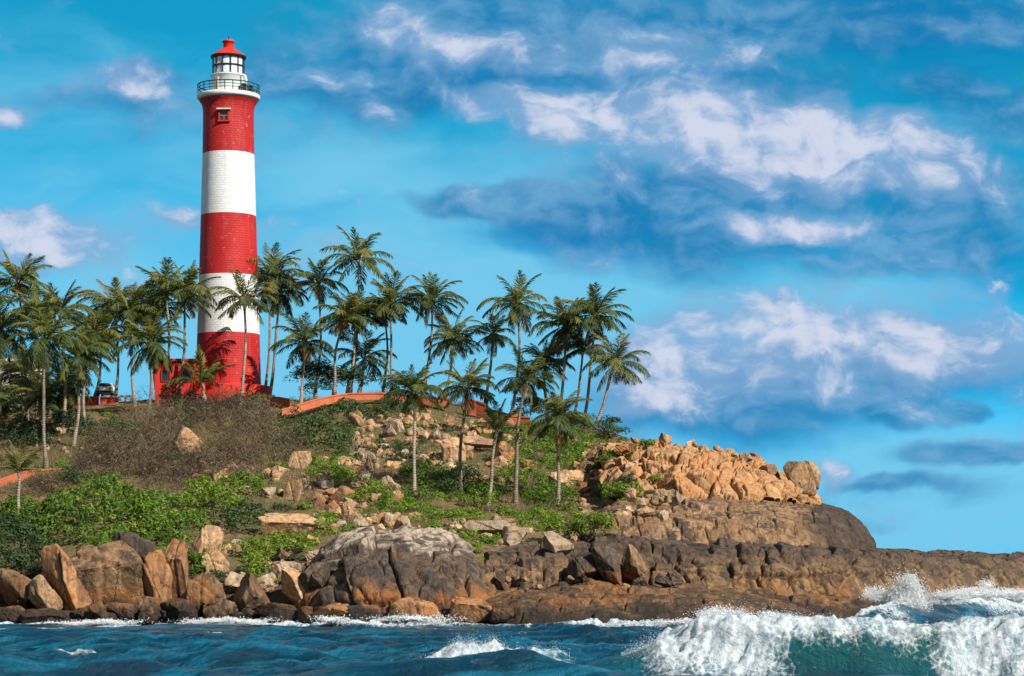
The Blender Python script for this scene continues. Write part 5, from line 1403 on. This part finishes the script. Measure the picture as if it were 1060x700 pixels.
def crest_Y(x): return 76.0 + .5 * np.sin(x * .45 + .7) - .16 * np.maximum(x - 6, 0) + .02 * np.maximum(6 - x, 0)
def breaker_A(x):
    a = 1.78 * sstep(x, 1.2, 8.0) + .12 * np.sin(x * 1.3) * sstep(x, 3, 6) - .26 * np.exp(-((x - 10.6) / 1.3) ** 2) + .10 * fbm(np.stack([x * .9, 0 * x, 0 * x], 1), 3, 55)
    return a * (1 - .12 * sstep(x, 10, 17))
def sea_fields(X, Y):
    """height, foam and lip of the sea at the points X, Y"""
    P = np.stack([X, Y, 0 * X], 1)
    wf = fbm(P * .08, 3, 91)
    z = .26 * np.sin((Y * .55 + X * .16 + 2.2 * wf)) + .16 * np.sin(Y * 1.05 - X * .22 + 3 * wf + 1.0) + .09 * np.sin(Y * 1.9 + X * .8 + 4 * wf)
    z += .22 * fbm(np.stack([X * .55, Y * .32, 0 * X], 1), 4, 95)
    near = sstep(Y, 100, 84)
    z *= .85 + .35 * near
    z -= .22 * sstep(Y, 75, 70)
    z *= 1 - .55 * sstep(Y, 73.5, 71)
    ch = 1 - np.abs(fbm(np.stack([X * .5 + Y * .22, Y * .6 - X * .25, 0 * X], 1), 4, 96)) * 2.2
    z += .17 * (ch - .45) * sstep(Y, 72, 76)
    dg = (Y - .5 * X) * .62 + 1.6 * fbm(P * .10, 3, 93)
    z += .46 * ((.5 + .5 * np.sin(dg)) ** 2.2 - .38) * sstep(Y, 70, 75)
    z = z * (1 - .62 * sstep(Y, 112, 140)) - .16 * sstep(Y, 112, 140)
    foam = np.zeros_like(X); lip = np.zeros_like(X)
    # main breaker, its steep face towards the camera
    A = breaker_A(X); yc = crest_Y(X) + .35 * fbm(P * np.array([.5, .1, 1]), 3, 97)
    d = Y - yc
    prof = np.where(d > 0, np.exp(-(d / 4.2) ** 2), 1.0 / (1.0 + np.exp((-d - 1.7) * 2.3)) * np.exp(-(np.minimum(d, 0) / 3.6) ** 4))
    prof = np.where(d > 0, prof, prof / (1.0 / (1.0 + np.exp(-1.7 * 2.3))))
    w = sstep(A, .05, .6)
    z = z * (1 - .7 * w * prof) + A * prof
    br = sstep(X, 3.2, 5.5)
    f_roll = sstep(d, -1.9, -.6) * sstep(d, 2.4, .2)
    gap = .5 + .5 * fbm(P * np.array([.33, .2, 1]), 3, 99)
    amt = np.interp(X, [2, 4, 5, 9, 9.8, 11.2, 12.5, 13.2, 15, 18, 30], [0, .5, .95, 1.0, .8, .62, .75, .55, .8, .9, .9])
    foam = np.maximum(foam, br * f_roll * amt * (.75 + .5 * gap))
    # the curtain of water thrown down the face on its left shoulder
    spill = sstep(X, 3.6, 5.2) * sstep(X, 9.6, 7.6) * sstep(d, -4.5, -1.0) * sstep(d, .6, -.6)
    foam = np.maximum(foam, spill * 1.0)
    spill2 = sstep(X, 12.6, 14.2) * sstep(d, -3.6, -1.4) * sstep(d, .4, -.6)
    foam = np.maximum(foam, spill2 * .85)
    lip = np.maximum(lip, w * sstep(d, -3.2, -1.2) * sstep(d, .3, -.4))
    # the smaller crest to its left, just starting to break
    yc2 = 79.0 + .55 * (X + 1.0) + .3 * fbm(P * .6, 2, 103); d2 = Y - yc2
    A2 = .85 * sstep(X, -5.0, -1.5) * sstep(X, 3.0, .6)
    p2 = np.where(d2 > 0, np.exp(-(d2 / 2.4) ** 2), np.exp(-(d2 / 1.1) ** 2))
    z += A2 * p2
    foam = np.maximum(foam, sstep(A2, .1, .6) * sstep(d2, -2.8, -.5) * sstep(d2, 1.0, .1) * (.72 + .45 * fbm(np.stack([X * 1.3, Y * .3, 0 * X], 1), 3, 104)))
    # small whitecaps
    wc = fbm(np.stack([X * .22, Y * .5, 0 * X], 1), 4, 107)
    foam = np.maximum(foam, sstep(wc, .46, .66) * .6 * sstep(Y, 64, 72))
    # surf along the rocks
    px = X / Y * F + CX
    sy = np.interp(px, [-420, 0, 100, 300, 330, 420, 500, 540, 600, 700, 800, 850, 880, 905, 950, 1000, 1060, 1150, 1230], [152, 152, 152.5, 152, 150, 147.6, 148, 146.4, 145.6, 145.7, 147.2, 149.5, 152.5, 158, 166, 172, 184, 192, 200])
    ds = sy - Y
    wash = .5 + .6 * fbm(np.stack([X * .16, Y * .16, 0 * X + 5], 1), 3, 111)
    reach = np.where(px > 860, 7.5, 3.2) * np.clip(wash, .1, 1.2)
    surf = sstep(ds, reach, reach * .25) * sstep(ds, -8, -2)
    swell = np.where(px > 855, 1, 0) * sstep(ds, 11, 1) * sstep(px, 860, 930)
    z += swell * (1.15 + .3 * wash)
    foam = np.maximum(foam, surf * np.where(px > 860, .95, .9) * np.clip(wash * 1.5, .25, 1))
    foam = np.maximum(foam, sstep(px, 880, 930) * sstep(ds, 12, 4) * sstep(wash, .35, .8) * .7)
    # curl of foam lifted along the left shore
    z += .25 * surf * (px < 860)
    # bubbly relief of the foam
    nb = fbm(P * 1.7, 4, 117)
    z += sstep(foam, .3, .8) * (.14 + .34 * nb + .16 * fbm(P * 5.0, 3, 119)) * np.where(Y < 90, 1, .8)
    return z, np.clip(foam, 0, 1), np.clip(lip, 0, 1)
def build_sea():
    def axis(segs):
        out = [np.array([segs[0][0]])]
        for a, b, st in segs: out.append(np.linspace(a, b, max(1, int(round((b - a) / st))) + 1)[1:])
        return np.concatenate(out)
    xs = axis([(-9000, -600, 1400), (-600, -100, 60), (-100, -45, 4), (-45, -19, .6), (-19, 26, .085), (26, 70, .6), (70, 120, 4), (120, 600, 60), (600, 9000, 1400)])
    ys = axis([(-600, 0, 60), (0, 55, 4), (55, 66, .4), (66, 84, .075), (84, 110, .2), (110, 205, .3), (205, 260, 3), (260, 600, 40), (600, 12000, 1500)])
    X, Y = np.meshgrid(xs, ys, indexing='ij')
    x, y = X.ravel(), Y.ravel()
    z, foam, lip = sea_fields(x, np.maximum(y, 1.0))
    fade = sstep(y, 900, 260) * sstep(np.abs(x), 600, 150)
    z *= fade; foam *= fade * (y > 20)
    # lean the breaking crest forward so the lip overhangs a little
    d = y - crest_Y(x)
    lean = .55 * breaker_A(x) / 1.7 * sstep(z, .75, 1.7) * sstep(np.abs(d), 3.5, 0) * sstep(x, 3, 6)
    yy = y - lean
    me = mesh('sea', np.stack([x, yy, z], 1), grid_faces(len(xs), len(ys)), M['water'], True, None, {'foam': ('POINT', foam), 'lip': ('POINT', lip)})
    tag(link('sea', me), kind='structure')
build_sea()

def droplets(name, label, P, size, rng, cat='sea spray', core=None):
    """small four sided drops and clots of foam"""
    n = len(P)
    T = np.array([[1, 1, 1], [1, -1, -1], [-1, 1, -1], [-1, -1, 1]]) / math.sqrt(3)
    Rm = rng.normal(size=(n, 3, 3)); Q = np.linalg.qr(Rm)[0]
    V = P[:, None] + np.einsum('nij,kj->nki', Q, T) * size[:, None, None]
    k = np.arange(n)[:, None, None] * 4
    f = (k + np.array([[0, 1, 2], [0, 3, 1], [0, 2, 3], [1, 3, 2]])[None]).reshape(-1, 3)
    V = V.reshape(-1, 3)
    if core is not None: f = np.concatenate([f, core[1] + len(V)]); V = np.concatenate([V, core[0]])
    o = link(name, mesh(name, V, [f], M['spray'], True))
    return tag(o, label, cat, None, 'stuff')
def spray():
    rng = np.random.default_rng(4)
    # thrown off the breaker's crest
    n = 34000
    x = np.concatenate([rng.uniform(3.6, 9.6, int(n * .62)), rng.uniform(9.6, 17.5, int(n * .38))])
    rng.shuffle(x)
    hump = np.interp(x, [3.4, 4.6, 6, 7.5, 9, 9.8, 12, 13.5, 18], [.25, .5, .5, .6, .5, .18, .14, .3, .25]) * (1 + .6 * fbm(np.stack([x * 1.4, 0 * x, 0 * x], 1), 3, 6))
    hh = rng.exponential(.24, n) * np.maximum(hump, .05)
    y = crest_Y(x) - .55 + rng.normal(0, .45, n)
    zc, _, _ = sea_fields(x, crest_Y(x))
    z = zc - .05 - np.abs(y - crest_Y(x)) * .25 + hh
    droplets('spray', 'spray blown off the crest of the big breaking wave', np.stack([x, y, z], 1), rng.uniform(.003, .011, n) * rng.choice([1, 1, 1, 1.8], n), rng)
    n = 6000
    x = np.clip(rng.normal(-1.0, 1.2, n), -4, 2); y = 79.0 + .55 * (x + 1.0) - .25 + rng.normal(0, .3, n)
    zc, _, _ = sea_fields(x, y)
    droplets('spray', 'spray of the small crest left of the big wave', np.stack([x, y, zc + rng.exponential(.09, n)], 1), rng.uniform(.004, .013, n), rng)
    # the plume against the right ledge
    def plume(label, lst, n, sz):
        import bmesh
        bm = bmesh.new(); bmesh.ops.create_icosphere(bm, subdivisions=4, radius=1.0)
        V0 = np.array([v.co[:] for v in bm.verts]); F0 = np.array([[v.index for v in q.verts] for q in bm.faces]); bm.free()
        Pn = []; CV = []; CF = []
        for (px, py, rx, ry, w, Y) in lst:
            k = int(n * w); a = rng.normal(size=(k, 3)) * .5
            s = PXM(Y); c = Wp(px, py, Y)
            q = c + a * np.array([rx * s, .8, ry * s])
            q += .3 * np.stack([fbm(q * 1.1, 3, 5), fbm(q * 1.1, 3, 6), fbm(q * 1.1, 3, 7)], 1)
            Pn.append(q)
            q = V0 * (.62 + .5 * fbm(V0 * 1.5 + px, 3, 3) + .30 * fbm(V0 * 5 + py, 4, 4, .65))[:, None] * np.array([rx * s * .62, .7, ry * s * .62])
            CF.append(F0 + sum(len(c_) for c_ in CV)); CV.append(q + c - [0, 0, ry * s * .12])
        Pn = np.concatenate(Pn)
        droplets('splash', label, Pn, rng.uniform(.014, .042, len(Pn)) * rng.choice([1, 1, 1.6], len(Pn)), rng, 'sea spray', (np.concatenate(CV), np.concatenate(CF)))
    plume('white plume of a wave bursting against the right end of the rocks', [(938, 618, 13, 19, .38, 163), (932, 628, 14, 12, .2, 162.5), (948, 626, 12, 16, .16, 163), (915, 620, 16, 9, .14, 164), (893, 616, 18, 8, .14, 165), (941, 608, 7, 9, .09, 163)], 36000, 1)
    plume('low white surf thrown along the far right ledge', [(985, 618, 22, 5, .25, 168), (1010, 614, 30, 5, .3, 174), (1045, 614, 30, 5, .3, 180), (1020, 606, 8, 6, .05, 176), (1090, 614, 30, 4, .1, 184)], 16000, 1)
    plume('small white splash on the rock apron behind the big wave', [(745, 636, 22, 6, .5, 143), (700, 644, 22, 3, .3, 143), (800, 638, 16, 4, .2, 144)], 8000, 1)
    plume('white surf breaking on the rocks at the lower left', [(100, 645, 34, 3, .35, 149), (60, 646, 20, 3, .1, 149.5), (235, 643, 40, 3, .3, 149.5), (345, 642, 18, 4, .1, 147.5), (430, 640, 40, 4, .15, 145.5)], 16000, 1)
spray()
